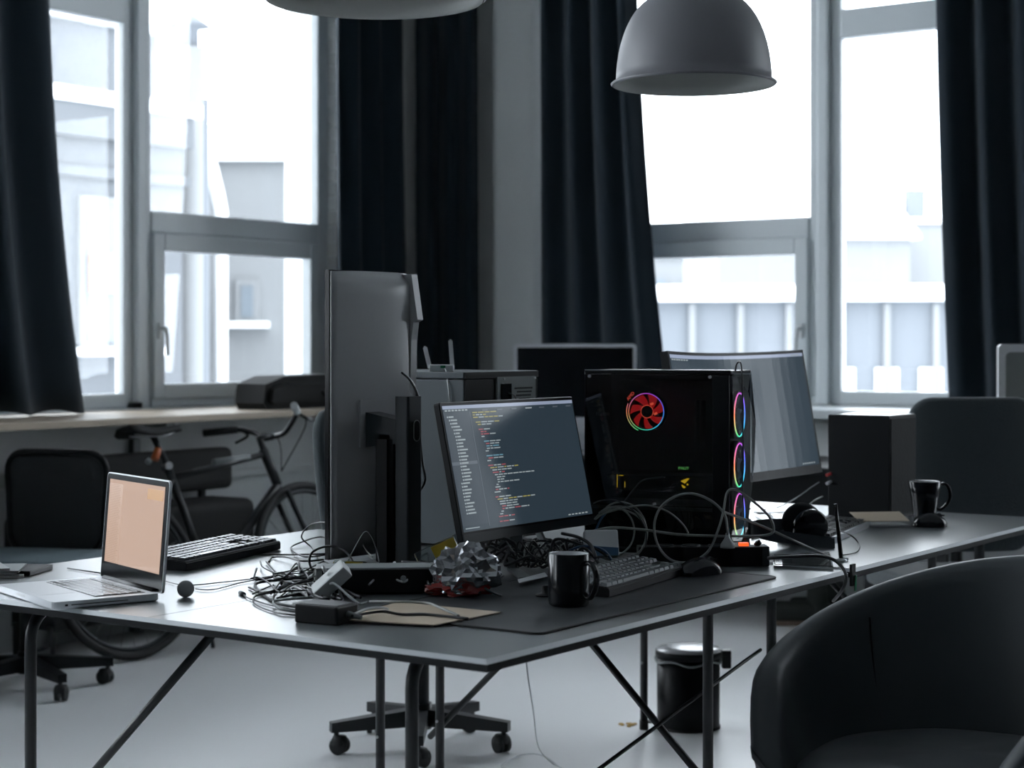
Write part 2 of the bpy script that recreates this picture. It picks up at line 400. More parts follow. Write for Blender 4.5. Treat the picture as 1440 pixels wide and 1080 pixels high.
pL = W(5.5, 48, 0); facade('gabled_house', 'pale house with snowy pitched roof and chimney seen through the right window', (pL.x, pL.y), 5.2, 4.05, RY+.06, 6, 'stone', roof=1.5, wins=((4.0, 4.5, 2.1, 2.5), (1.0, 1.4, 2.1, 2.5), (2.3, 2.7, 2.1, 2.5)))
pL = W(11.0, 50, 0); t = facade('stepped_house', 'pale tall gable end with chimneys at the right of the right window', (pL.x, pL.y), 2.8, 4.6, RY, 6, 'stone')
for (a, hh) in ((.3, 5.3), (2.4, 4.9)):
    bm = bmesh.new(); box(bm, (a, .5, hh/2+1), (.5, .5, hh-2+.5)); obj('chimney', bm, 'stone2', t)
pL = W(2.2, 60, 0); facade('far_terrace', 'faint far terrace with a row of small windows through the right window', (pL.x, pL.y), 9, 4.1, RY, 6, 'stone', wins=[(1.6+k*.95, 1.95+k*.95, 2.9, 3.4) for k in range(7)])
# ------------------------------------------------------------------ curtains
def curtain(name_label, p0t, p1t, p0b, p1b, zb, amp=.04, waves=5, seed=0, zt=4.25, nrm=(0, 1, 0), flare=2.2):
    rr = random.Random(seed); nu, nz = waves*22, 26
    ph = [rr.uniform(0, 6.28) for _ in range(4)]; nrm = Vector(nrm)
    bm = bmesh.new(); G = []
    for i in range(nz+1):
        v = i/nz; z = zb+(zt-zb)*v; row_ = []
        k = (1-v)**flare
        a = Vector((*p0t, 0)).lerp(Vector((*p0b, 0)), k); b = Vector((*p1t, 0)).lerp(Vector((*p1b, 0)), k)
        for j in range(nu+1):
            u = j/nu
            s = math.sin(u*waves*2*PI+ph[0]+.5*math.sin(u*5+ph[1])+.25*math.sin(v*3+ph[2]))
            off = amp*(s*.9+.16*math.sin(u*waves*3.1*PI+ph[3]+v))*(1-.25*k)
            p = a.lerp(b, u)+nrm*off; row_.append(bm.verts.new((p.x, p.y, z+(.01*math.sin(u*waves*6) if i == 0 else 0))))
        G.append(row_)
    for i in range(nz):
        for j in range(nu):
            f = bm.faces.new((G[i][j], G[i][j+1], G[i+1][j+1], G[i+1][j])); f.smooth = True
    o = obj('curtain', bm, 'curtain'); s = o.modifiers.new('thick', 'SOLIDIFY'); s.thickness = .006
    return tag(o, name_label, 'curtain')
curtain('dark navy curtain at the far left edge, hanging down to the counter', (4.55, 6.14), (5.28, 6.14), (4.7, 6.12), (5.47, 6.12), SILL+.012, .045, 3, 1, flare=3)
curtain('narrow navy curtain between the left window and the corner, with a lit blue edge', (7.23, 6.14), (7.72, 6.14), (7.27, 6.14), (7.80, 6.14), SILL+.012, .05, 3, 2)
curtain('wide near-black drape covering the corner of the room', (7.93, 6.17), (8.0, 5.79), (7.95, 6.17), (8.0, 5.78), SILL+.012, .03, 3, 3, nrm=(.7, .7, 0))
curtain('dark curtain right of the pale pier, at the left side of the right window', (8.02, 5.42), (8.02, 4.83), (8.02, 5.40), (8.02, 4.62), SILL+.012, .045, 4, 4, nrm=(1, 0, 0))
curtain('charcoal curtain at the far right edge beside the right window', (8.02, 3.17), (8.02, 2.35), (8.02, 3.10), (8.02, 2.3), SILL+.012, .05, 4, 5, nrm=(1, 0, 0))
for i, (lab, c_) in enumerate((('left', 0),)):
    pass
t = tag(obj('curtain_rod', tube(bmesh.new(), [(4.2, 6.14, 4.28), (8.0, 6.14, 4.28)], .012, 8), 'blackmetal'), 'black curtain rod high above the left window', 'curtain rod')
t = tag(obj('curtain_rod', tube(bmesh.new(), [(8.02, 6.0, 4.28), (8.02, 2.0, 4.28)], .012, 8), 'blackmetal'), 'black curtain rod high above the right window', 'curtain rod')
# ================================================================== PENDANTS
def pendant(label, px, D, zr, rad=.21, hh=.235):
    p = W((px-720)/F*D, D, zr); t = thing('pendant_lamp', label, 'lamp', p, 0, 'dome pendant lamps')
    prof = []
    for k in range(15):
        a = k/14*PI/2; prof.append((rad*.955*math.cos(a)**.62, hh*math.sin(a)**1.05))
    prof[-1] = (.03, hh)
    outer = [(rad, -.002), (rad+.004, .002), (rad, .006)]+[(r_+.0, z_+.008) for r_, z_ in prof]
    bm = lathe(bmesh.new(), outer, 64); obj('lamp_shade', bm, 'lamp', t)
    inner = [(rad-.002, -.002)]+[(max(.02, r_-.006), z_) for r_, z_ in prof[:-1]]+[(0, hh-.006)]
    obj('lamp_lining', lathe(bmesh.new(), inner, 64), 'lampin', t)
    bm = bmesh.new(); lathe(bm, [(0, hh+.05), (.022, hh+.05), (.035, hh+.01), (.035, hh), (0, hh)], 20); obj('lamp_cap', bm, 'lamp', t)
    obj('cord', tube(bmesh.new(), [(0, 0, hh+.04), (0, 0, ZC-zr)], .004, 8), 'blackcab', t)
    obj('bulb', lathe(bmesh.new(), [(0, .06), (.022, .07), (.03, .1), (.02, .14), (.015, .2), (0, .2)], 16), 'white', t)
pendant('grey dome pendant lamp hanging at the right, in front of the right window', 975.5, 4.64, 1.936)
pendant('grey pendant lamp at the top left of centre, only its pale underside rim in view', 527, 3.45, 1.929)
# ================================================================== TABLES
def table(label, x0, x1, legs, ybr, seed):
    y0, y1 = 1.757, 3.375; zt = .74
    t = thing('work_table', label, 'table', ((x0+x1)/2, (y0+y1)/2, 0), 0, 'black work tables joined end to end')
    Lx, Ly = x1-x0, y1-y0
    bm = bmesh.new(); box(bm, (0, 0, zt-.005), (Lx, Ly, .010)); obj('tabletop', bm, 'top', t, loc=(0, 0, 0))
    bm = bmesh.new()
    a, b = Lx/2, Ly/2
    for (s0, s1, z0, z1, mi) in ((0, .007, zt, zt-.008, 0), (.007, .007, zt-.008, zt-.021, 1)):
        for (P0, P1, n) in (((-a, -b), (a, -b), (0, -1)), ((a, -b), (a, b), (1, 0)), ((a, b), (-a, b), (0, 1)), ((-a, b), (-a, -b), (-1, 0))):
            def q(p, s): return (p[0]+(s if p[0] > 0 else -s), p[1]+(s if p[1] > 0 else -s))
            A0, A1, B0, B1 = q(P0, s0), q(P1, s0), q(P0, s1), q(P1, s1)
            f = bm.faces.new([bm.verts.new((*c_, z_)) for c_, z_ in ((A0, z0), (A1, z0), (B1, z1), (B0, z1))]); f.material_index = mi
    box(bm, (0, 0, zt-.016), (Lx+.01, Ly+.01, .010), mi=1)
    obj('edge_band', bm, ['strip', 'edge'], t)
    bm = bmesh.new(); box(bm, (-.0, -.006, zt+.0001), (Lx, .0008, .0003)); obj('seam', bm, 'edge', t)
    for k, (xa, xb, yy) in enumerate(legs):
        ca = Vector(((x0+x1)/2, (y0+y1)/2, 0)); xa -= ca.x; xb -= ca.x; yl = yy-ca.y
        zt2 = zt-.035; rb = .07
        for (xx, s) in ((xa, 1), (xb, -1)):
            pts = [(xx, yl, .004), (xx, yl, zt2-rb)]+[(xx+s*rb*(1-math.cos(a_)), yl, zt2-rb+rb*math.sin(a_)) for a_ in [PI/2*j/6 for j in range(1, 7)]]
            pts.append(((xa+xb)/2, yl, zt2))
            lg = obj('leg', tube(bmesh.new(), pts, .0125, 16), 'blackmetal', t)
            bm = bmesh.new(); cyl(bm, (xx, yl, 0), (xx, yl, .03), .015, 16); obj('foot', bm, 'rubber', lg)
            bm = bmesh.new(); cyl(bm, (xx-.016, yl, .22), (xx+.016, yl, .22), .004, 10); obj('screw', bm, 'steel', lg)
        # folding brace towards the middle of the table
        s = 1 if yl < 0 else -1
        bxx = xb if yl < 0 else xa
        obj('brace', tube(bmesh.new(), [(bxx+.02, yl-s*.05, .165), (bxx+.02, yl+s*.52, .70)], .009, 12), 'blackmetal', t)
        bm = bmesh.new(); cyl(bm, (bxx+.02, yl-s*.053, .162), (bxx+.02, yl-s*.049, .166), .007, 10); obj('brace_cap', bm, 'steel', t)
    return t
t1 = table('near black table carrying the laptop, code monitor and cable heap', 2.449, 3.880, [(2.61, 3.74, 2.04), (2.56, 3.74, 3.03)], 0, 1)
t2 = table('further black table to the right, carrying the wide monitor and speaker', 3.925, 5.39, [(4.07, 5.13, 2.04), (3.99, 5.10, 3.02)], 0, 2)
bm = bmesh.new(); tube(bm, [(2.62-3.1645, 2.065-2.566, .215), (3.98-3.1645, 2.065-2.566, .485), (4.06-3.1645, 2.065-2.566, .50)], .0045, 8); obj('tension_rod', bm, 'blackmetal', t1)
# desk mat
mt_ = thing('desk_mat', 'dark grey desk mat under the mug, keyboard and mouse', 'mat', (2.705, 1.822, .7403), 0)
bm = bmesh.new(); prism(bm, rrect(.965, .45, .02, 5, .4825, .225), .003, R(PI/2, 'X') @ Matrix.Diagonal((1, -1, 1, 1))); 
bmesh.ops.transform(bm, matrix=T(0, 0, .0), verts=bm.verts)
zs = [v.co.z for v in bm.verts]; ys = [v.co.y for v in bm.verts]
bmesh.ops.translate(bm, vec=(0, -min(ys), -min(zs)), verts=bm.verts); obj('mat_surface', bm, 'mat_', mt_)
bm = bmesh.new(); tube(bm, [(x, y, .0018) for x, y in rrect(.965, .45, .02, 5, .4825, .225)], .0022, 6, closed=True); obj('stitched_rim', bm, 'matedge', mt_)
MZ = .7436
# ================================================================== KEYBOARDS, MICE, MUGS
def keyboard(label, p, rz, Lx, Ly, m_body, m_key, single, zb=.74, h0=.020, h1=.034, u=.0187, nav=True, num=False, silver=False):
    t = thing('keyboard', label, 'keyboard', (p[0], p[1], zb), rz, 'computer keyboards')
    slope = math.atan2(h1-h0, Ly)
    bm = bmesh.new(); prism(bm, [(0, .001), (Ly, .001), (Ly, h1), (Ly*.99, h1+.001), (.003, h0+.001), (0, h0-.002)], Lx, R(PI/2) @ T(0, -Lx, 0))
    bmesh.ops.bevel(bm, geom=bm.edges[:], offset=.002, segments=2, affect='EDGES')
    obj('case', bm, m_body, t)
    if silver:
        bm = bmesh.new(); box(bm, (Lx/2, -.003, .009), (Lx, .008, .017)); obj('silver_front_edge', bm, 'alu', t)
    rows = [[1]*15 if not num else [1]*15, [1]*13+[2], [1.5]+[1]*12+[1.5], [1.75]+[1]*11+[2.25], [2.25]+[1]*10+[2.75], [1.25, 1.25, 1.25, 6.25, 1.25, 1.25, 1.25, 1.25]]
    keys = []
    u = (Lx-.012)/(15+(3.4 if nav else 0)+(4.3 if num else 0)); v = (Ly-.012)/6.15
    for r_, rw in enumerate(rows):
        x = .006; y = Ly-.006-v*(r_+.5)-(.15*v if r_ else 0)
        for w_ in rw:
            keys.append((x+w_*u/2, y, w_*u-.0025, v-.0028)); x += w_*u
        if nav:
            xs = .006+u*15.2
            if r_ in (0, 1, 2): cols_ = [0, 1, 2]
            elif r_ == 3: cols_ = []
            elif r_ == 4: cols_ = [1]
            else: cols_ = [0, 1, 2]
            for c_ in cols_: keys.append((xs+u*(c_+.5), y, u-.0025, v-.0028))
        if num:
            xs = .006+u*18.6
            for c_ in range(4): keys.append((xs+u*(c_+.5), y, u-.0025, v-.0028))
    def kbm(w_, d_):
        bm = bmesh.new(); a, b = w_/2, d_/2; tp = .0022; hh = .0065
        lo = [bm.verts.new((sx*a, sy*b, 0)) for sx, sy in ((-1, -1), (1, -1), (1, 1), (-1, 1))]
        hi = [bm.verts.new((sx*(a-tp), sy*(b-tp), hh)) for sx, sy in ((-1, -1), (1, -1), (1, 1), (-1, 1))]
        bm.faces.new(hi)
        for k in range(4): bm.faces.new((lo[k], lo[(k+1) % 4], hi[(k+1) % 4], hi[k]))
        return bm
    if single:
        cache = {}
        for (x, y, w_, d_) in keys:
            key = round(w_, 4); z = h0+(h1-h0)*y/Ly+.0008
            nm = 'space_bar' if w_ > 4*u else 'keycap'
            if key not in cache:
                o = obj(nm, kbm(w_, d_), m_key, t, loc=(x, y, z), rot=(slope, 0, 0)); cache[key] = o.data
            else: share(cache[key], nm, t, (x, y, z), (slope, 0, 0))
    else:
        bm = bmesh.new()
        for (x, y, w_, d_) in keys:
            z = h0+(h1-h0)*y/Ly+.0008; q = kbm(w_, d_); me_ = bpy.data.meshes.new('q'); q.transform(T(x, y, z) @ R(slope, 'X')); q.to_mesh(me_); q.free(); bm.from_mesh(me_); bpy.data.meshes.remove(me_)
        o = obj('keycaps', bm, m_key, t); o['kind'] = 'stuff'
    return t
keyboard('black keyboard with grey keycaps on the desk mat right of the black mug', (3.160, 1.955), math.radians(7), .42, .135, 'black', 'keycap', True, zb=MZ)
keyboard('long black keyboard lying behind the laptop, its keys shining', (2.99, 3.0), math.radians(14.5), .47, .15, 'black', 'keylight', False, num=True, h0=.022, h1=.030)
keyboard('black keyboard with a silver front edge behind the headphones', (4.385, 2.02), math.radians(12), .46, .15, 'dgrey', 'keyblack', False, num=True, silver=True, h0=.016, h1=.026)
def mouse(label, p, rz, zb=.74, L=.115, wd=.064, h=.040):
    t = thing('computer_mouse', label, 'mouse', (p[0], p[1], zb), rz, 'black computer mice')
    bm = bmesh.new(); nu, nv = 20, 10
    for i in range(nu+1):
        pass
    G = []
    for i in range(nu+1):
        u = i/nu; x = -L/2+L*u; ww = wd/2*(1-abs(2*u-1)**3.2)**.42*(1-.10*math.sin(u*PI*2)*.5); hh = h*(math.sin(PI*min(1, u*.93+.06))**.62)
        G.append([bm.verts.new((x, ww*math.cos(PI*j/nv), max(0.0015, hh*math.sin(PI*j/nv)**.75))) for j in range(nv+1)])
    for i in range(nu):
        for j in range(nv):
            f = bm.faces.new((G[i][j], G[i+1][j], G[i+1][j+1], G[i][j+1])); f.smooth = True
    bmesh.ops.remove_doubles(bm, verts=bm.verts, dist=1e-5)
    obj('body', bm, 'blackgloss', t)
    bm = bmesh.new(); cyl(bm, (-L*.27, -.004, h*.78), (-L*.27, .004, h*.78), .008, 14); obj('scroll_wheel', bm, 'rubber', t)
    bm = bmesh.new(); box(bm, (-L*.28, 0, h*.80), (L*.3, .0012, .004)); obj('button_gap', bm, 'black', t)
    return t
p = P(983, 808, MZ); mouse('black mouse on the right end of the desk mat', (p.x, p.y), RY+PI+.5, MZ)
p = P(1307, 741, .74); mouse('small black mouse in front of the tapered mug', (p.x, p.y), RY+PI-.35, .74, L=.10, wd=.07, h=.043)
def mug(label, p, zb, prof_o, th, hr, hz, ang, hrad, m='blackgloss', lining='white'):
    t = thing('mug', label, 'mug', (p[0], p[1], zb), ang)
    top = prof_o[-1]
    obj('body', lathe(bmesh.new(), [(0, .0)]+prof_o+[(top[0]-th*.3, top[1]+.0012), (top[0]-th, top[1])], 48), m, t)
    inner = [(top[0]-th, top[1])]+[(r_-th, max(.006, z_)) for r_, z_ in prof_o[::-1][1:]]+[(0, .006)]
    obj('lining', lathe(bmesh.new(), inner, 48), lining, t)
    def rad_at(z):
        for (a, b) in zip(prof_o, prof_o[1:]):
            if a[1] <= z <= b[1]: return a[0]+(b[0]-a[0])*(z-a[1])/max(1e-6, b[1]-a[1])
        return top[0]
    za, zb_ = hz
    pts = [(rad_at(zb_)-.002, 0, zb_), (rad_at(zb_)+hr*.6, 0, zb_+.002), (rad_at(zb_)+hr, 0, zb_-(zb_-za)*.3), (rad_at(zb_)+hr*.9, 0, za+(zb_-za)*.3), (rad_at(za)+hr*.45, 0, za-.002), (rad_at(za)-.002, 0, za+.004)]
    h_ = obj('handle', tube(bmesh.new(), pts, hrad, 10, smooth=6), m, t); h_.scale = (1, 1.35, 1)
    return t
p = P(800, 851, MZ); mug('black cylindrical mug with pale inside on the desk mat', (p.x, p.y), MZ, [(.036, 0), (.040, .003), (.0415, .012), (.0425, .104)], .0035, .03, (.022, .086), RY-.75, .0055)
p = W(1.212, 5.285, 0); mug('dark tapered mug with thin white-edged handle beside the speaker', (p.x, p.y), .74, [(.026, 0), (.031, .004), (.034, .03), (.040, .075), (.048, .122)], .004, .032, (.042, .112), RY+.15, .0048, lining='offw')
# ================================================================== LAPTOP
def laptop():
    Lw, Ld = .325, .228
    hr = Vector((2.617, 2.700)); fr = Vector((2.402, 2.778)); xdir = Vector(((hr-fr).y, -(hr-fr).x)).normalized()  # to the near (right) side
    t = thing('laptop', 'open silver laptop with a peach-coloured screen at the left of the near table', 'laptop', (0, 0, 0))
    ang = math.atan2(xdir.y, xdir.x); org = hr - xdir*Lw
    t.location = (org.x, org.y, .7402); t.rotation_euler = (0, 0, ang)      # local x along hinge, y = away from user
    th = .016
    bm = bmesh.new(); prism(bm, [(x, z) for x, z in rrect(Lw, Ld, .012, 4, Lw/2, -Ld/2)], th); bmesh.ops.transform(bm, matrix=R(PI/2, 'X'), verts=bm.verts)
    # (x, 0..th, z) -> rotate so that z becomes y
    for v in bm.verts: v.co = Vector((v.co.x, -abs(v.co.y) if False else v.co.y, v.co.z))
    xs = [v.co.y for v in bm.verts]; zs = [v.co.z for v in bm.verts]
    bm.free()
    bm = bmesh.new(); pl = rrect(Lw, Ld, .012, 4, Lw/2, -Ld/2)
    A = [bm.verts.new((x, y, .003)) for x, y in pl]; B = [bm.verts.new((x, y, th)) for x, y in pl]; A2 = [bm.verts.new((Lw/2+(x-Lw/2)*.97, -Ld/2+(y+Ld/2)*.97, 0.0)) for x, y in pl]
    bm.faces.new(B); bm.faces.new(A2[::-1]); n = len(pl)
    for k in range(n):
        bm.faces.new((A[k], A[(k+1) % n], B[(k+1) % n], B[k])); bm.faces.new((A2[k], A2[(k+1) % n], A[(k+1) % n], A[k]))
    obj('base', bm, 'lapalu', t)
    # keyboard well and keys
    bm = bmesh.new(); box(bm, (Lw/2, -.075, th+.0002), (.272, .108, .0006)); obj('keyboard_bed', bm, 'black', t)
    k1 = bbox((.0160, .0160, .0016), .0006, seg=1); km = None
    n_ = 0
    for r_ in range(6):
        y = -.0285-.0182*r_; x = Lw/2-.132
        for w_ in ([1]*14 if r_ == 0 else [1]*13+[1.5] if r_ == 1 else [1.5]+[1]*13 if r_ == 2 else [1.75]+[1]*11+[1.75] if r_ == 3 else [2.25]+[1]*10+[2.25] if r_ == 4 else [1, 1, 1, 1.25, 5.25, 1.25, 1, 1, 1, 1]):
            ws = w_*.01815
            nm = 'space_bar' if w_ > 5 else 'keycap'
            if km is None:
                o = obj(nm, k1, 'keylight', t, loc=(x+ws/2, y, th+.0013)); km = o.data
            else: o = share(km, nm, t, (x+ws/2, y, th+.0013))
            o.scale = ((ws-.0022)/.016, .55 if r_ == 0 else 1, 1)
            x += ws
    bm = bmesh.new(); box(bm, (Lw/2, -.178, th+.0001), (.105, .076, .0005)); obj('trackpad', bm, 'lapalu', t)
    bm = bmesh.new(); box(bm, (Lw-.0005, -.13, .008), (.002, .12, .0016)); obj('disc_slot', bm, 'black', t)
    bm = bmesh.new(); box(bm, (Lw-.0005, -.20, .008), (.002, .006, .004)); obj('lock_slot', bm, 'black', t)
    bm = bmesh.new(); box(bm, (Lw/2-.02, -Ld+.0002, .010), (.05, .001, .004)); obj('latch_notch', bm, 'white', t)
    bm = bmesh.new(); cyl(bm, (.03, .001, th), (Lw-.03, .001, th), .006, 16); obj('hinge', bm, 'black', t)
    # lid
    lid = bpy.data.objects.new('lid', None); C.objects.link(lid); lid.parent = t; lid.location = (0, .004, th-.002); lid.rotation_euler = (math.radians(-4.5), 0, 0)
    Lh = .232
    bm = bmesh.new(); prism(bm, rrect(Lw, Lh, .010, 5, Lw/2, Lh/2), .006); obj('lid_shell', bm, 'lapalu', lid)
    bm = bmesh.new(); prism(bm, rrect(Lw-.005, Lh-.005, .008, 5, Lw/2, Lh/2), .001, T(0, -.0007, 0)); obj('bezel', bm, 'blackgloss', lid)
    sm = emis('laptop_screen', (.38, .27, .215), 1.0); sm.node_tree.nodes['Principled BSDF'].inputs['Roughness'].default_value = .08
    bm = bmesh.new(); box(bm, (Lw/2, -.0010, .128), (.287, .0006, .180)); obj('screen', bm, sm, lid)
    lt = emis('laptop_screen_text', (.27,.17,.115), 1.0); lp = emis('laptop_screen_panel', (.35, .235, .175), 1.0); yl = emis('laptop_screen_note', (.34, .19, .08), 1.0)
    bm = bmesh.new()
    box(bm, (Lw/2-.105, -.0015, .124), (.072, .0004, .170))
    box(bm, (Lw/2+.099, -.0015, .199), (.078, .0004, .022), mi=2)
    for k in range(46):
        x = Lw/2-.138; z = .207-.0037*k
        for q in range(6):
            ww = rnd.uniform(.005, .010); box(bm, (x+ww/2, -.0019, z), (ww, .0003, .0013), mi=1); x += ww+.0022
    obj('screen_text', bm, [lp, lt, yl], lid)['kind'] = 'stuff'
    text('screen_lettering', 'Laptop', .001, 'steel', lid, T(0, -.01, -.3)) if False else None
    return t
laptop()
# ================================================================== MONITORS
def code_screen(parent, Wd, Hh, y, mt, seed=3, dim=1.0, full=True, spec=.24):
    rr = random.Random(seed)
    mats = [emis('code_background', (.016*dim, .025*dim, .034*dim)), emis('code_bar', (.17*dim, .20*dim, .27*dim)), emis('code_white', (.19, .22, .23)), emis('code_red', (.20, .05, .06)),
            emis('code_yellow', (.19, .17, .05)), emis('code_cyan', (.08, .17, .22)), emis('code_sidebar', (.021*dim, .030*dim, .040*dim)), emis('code_panel', (.055, .065, .08))]
    for m_ in mats:
        b_ = m_.node_tree.nodes['Principled BSDF']; b_.inputs['Roughness'].default_value = .17; b_.inputs['Specular IOR Level'].default_value = spec; b_.inputs['Base Color'].default_value = (.012, .013, .014, 1)
    bm = bmesh.new(); box(bm, (0, y, 0), (Wd, .0006, Hh)); 
    o = obj('screen', bm, mats[0], parent); o.matrix_local = mt
    bm = bmesh.new()
    def r_(x0, z0, w_, h_, mi, dy=.0006):      # x from left, z from top (fractions)
        box(bm, (-Wd/2+(x0+w_/2)*Wd, y-dy, Hh/2-(z0+h_/2)*Hh), (w_*Wd, .0004, h_*Hh), mi=mi)
    r_(0, .0, 1, .028, 1)
    for k in range(7): r_(.012+.024*k, .034, .017, .012, 2, .001)
    r_(0, .055, .185, .90, 6); r_(.185, .055, .004, .92, 7, .001) if full else None
    if full:
        z = .085
        for k in range(30):
            ind = [0, .01, .015, .02, .03][min(k, 4)] if k < 6 else (.035 if k < 20 else .02)
            ww = rr.uniform(.025, .06)
            if k == 14: r_(.0, z-.006, .18, .026, 7, .0009)
            r_(.02+ind, z, .008, .013, 2, .0012); r_(.032+ind, z, ww, .012, 2, .0012); z += .0265
        z = .06; script = [(0, 3, 4), (0, 3, 4), (0, 5, 4), None, (1, 3, 4), (2, 2, 4), None, (2, 1, 3), (3, 1, 3), (3, 2, 3), (3, 0, 2), None, (4, 2, 5), (5, 2, 3), (5, 2, 5), (5, 2, 2), (4, 0, 2), None, (4, 2, 5), (5, 2, 3), (4, 0, 2), None,
              (4, 3, 3), (5, 6, 4), (6, 3, 2), (6, 2, 3), (7, 8, 2), (8, 1, 2), (8, 1, 2), (8, 4, 2), (7, 0, 2), (6, 0, 2), (6, 3, 3), (5, 0, 2), None, (5, 2, 3), (6, 7, 4), (7, 3, 2), (7, 2, 2), (8, 2, 3), (8, 5, 3), (7, 0, 2), (6, 0, 2), (5, 3, 3), None, (5, 2, 3)]
        for s in script:
            if s:
                x = .205+s[0]*.012
                for q in range(s[1]+1):
                    ww = rr.uniform(.012, .045); r_(x, z, ww, .009, s[2] if q % 3 == 0 else rr.choice([2, 2, 2, s[2]]), .0012); x += ww+.006
            z += .0198
        for k in range(7): r_(.28+.11*k, .045, .04 if k != 3 else .05, .010, 7 if k != 3 else 2, .001)
        r_(.015, .972, .10, .008, 2, .001)
        for k in range(6): r_(.80+.028*k, .975, .018, .010, 2, .001)
    else:
        for k in range(4): r_(.02+.02*k, .035, .012, .008, 2, .001)
        for k in range(7): r_(.03, .10+.04*k, .012, .008, 7, .001); r_(.12, .12+.03*k, rr.uniform(.01, .04), .006, 7, .001)
        r_(.5, .12, .02, .006, 2, .001); r_(.93, .012, .05, .010, 2, .001)
        for k in range(6): r_(.90+.013*k, .975, .009, .010, 2, .001)
    o2 = obj('screen_content', bm, mats, parent); o2.matrix_local = mt; o2['kind'] = 'stuff'
def monitor_flat():
    Wd, Hh = .545, .318; tilt = math.radians(12.4)
    t = thing('monitor', 'tilted black monitor showing code, in the centre of the near table', 'monitor', (3.19+Wd/2, 2.349, .74), 0, 'computer monitors')
    mt = T(0, 0, .090) @ R(-tilt, 'X') @ T(0, 0, Hh/2)
    # top leans to +y
    mt = T(0, 0, .087) @ Matrix.Rotation(-tilt, 4, 'X') @ T(0, 0, Hh/2)
    bm = bmesh.new(); prism(bm, rrect(Wd, Hh, .006, 3), .018)
    bmesh.ops.bevel(bm, geom=[e for e in bm.edges if abs(e.verts[0].co.y-e.verts[1].co.y) < 1e-5], offset=.002, segments=1, affect='EDGES')
    h_ = obj('housing', bm, 'black', t); h_.matrix_local = mt
    bm = bmesh.new(); prism(bm, rrect(Wd*.8, Hh*.72, .05, 4), .022, T(0, .018, -.01)); h_ = obj('back_bulge', bm, 'black', t); h_.matrix_local = mt
    bm = bmesh.new(); box(bm, (0, -.002, -Hh/2+.010), (Wd-.002, .004, .020)); h_ = obj('chin', bm, 'dgrey', t); h_.matrix_local = mt
    code_screen(t, Wd-.014, Hh-.034, -.0005, mt @ T(0, 0, .008))
    # bent flat metal stand
    bm = bmesh.new()
    pth = [(.02, .10), (.02, .012), (-.02, .004), (-.11, .003)]
    def flat(bm, pts, wdt, th):
        for (a, b) in zip(pts, pts[1:]):
            a, b = Vector(a), Vector(b); d = (b-a); L_ = d.length; m_ = T(*((a+b)/2)) @ d.to_track_quat('Z', 'Y').to_matrix().to_4x4()
            box(bm, (0, 0, 0), (wdt, th, L_+th*.6), m_)
    flat(bm, [(-.01, .03, .16), (-.08, .0, .012), (-.15, -.08, .005)], .028, .005)
    flat(bm, [(.01, .03, .16), (.08, .0, .012), (.15, -.08, .005)], .028, .005)
    flat(bm, [(0, .03, .2), (0, .10, .012), (0, .14, .005)], .03, .005)
    obj('stand', bm, 'greyp', t)
    return t
monitor_flat()
def monitor_wide():
    Wd, Hh = .80, .365; tilt = math.radians(10); y0 = 2.27; xr = 4.86
    t = thing('monitor', 'wide curved black monitor with a dim screen behind the glass-sided computer', 'monitor', (xr-Wd/2, y0, .74), 0, 'computer monitors')
    mt = T(0, 0, .150) @ Matrix.Rotation(-tilt, 4, 'X') @ T(0, 0, Hh/2)
    Rr = 1.8
    def cur(x): return -(Rr-math.sqrt(Rr*Rr-(Wd/2)**2))+(Rr-math.sqrt(max(0, Rr*Rr-x*x)))*-1+2*(Rr-math.sqrt(Rr*Rr-(Wd/2)**2))
    bm = bmesh.new(); box(bm, (0, .012, 0), (Wd, .024, Hh))
    es = [e for e in bm.edges if abs(e.verts[0].co.x-e.verts[1].co.x) > .1]; bmesh.ops.subdivide_edges(bm, edges=es, cuts=20)
    for v in bm.verts: v.co.y += cur(v.co.x)
    h_ = obj('housing', bm, 'black', t); h_.matrix_local = mt
    bm = bmesh.new(); box(bm, (0, .04, 0), (Wd*.6, .05, Hh*.7)); 
    for v in bm.verts: v.co.y += .03
    h_ = obj('back_bulge', bm, 'black', t); h_.matrix_local = mt
    bpy.context.view_layer.update()
    n0 = set(bpy.data.objects)
    code_screen(t, Wd-.018, Hh-.034, 0, mt, 9, 1.25, False, .13)
    for o in set(bpy.data.objects)-n0:
        b_ = bmesh.new(); b_.from_mesh(o.data)
        es = [e for e in b_.edges if abs(e.verts[0].co.x-e.verts[1].co.x) > .1]
        if es: bmesh.ops.subdivide_edges(b_, edges=es, cuts=20)
        for v in b_.verts: v.co.y += cur(v.co.x)-.0008; v.co.z += .008
        b_.to_mesh(o.data); b_.free()
    bm = bmesh.new(); cyl(bm, (0, .10, .01), (0, .10, .30), .022, 20); obj('stand_post', bm, 'black', t)
    bm = bmesh.new(); box(bm, (0, .13, .28), (.06, .08, .06)); obj('stand_arm', bm, 'black', t)
    bm = bmesh.new(); prism(bm, rrect(.26, .2, .04, 4), .008); bmesh.ops.transform(bm, matrix=T(0, .08, .009) @ R(PI/2, 'X') , verts=bm.verts); obj('stand_base', bm, 'black', t)
monitor_wide()
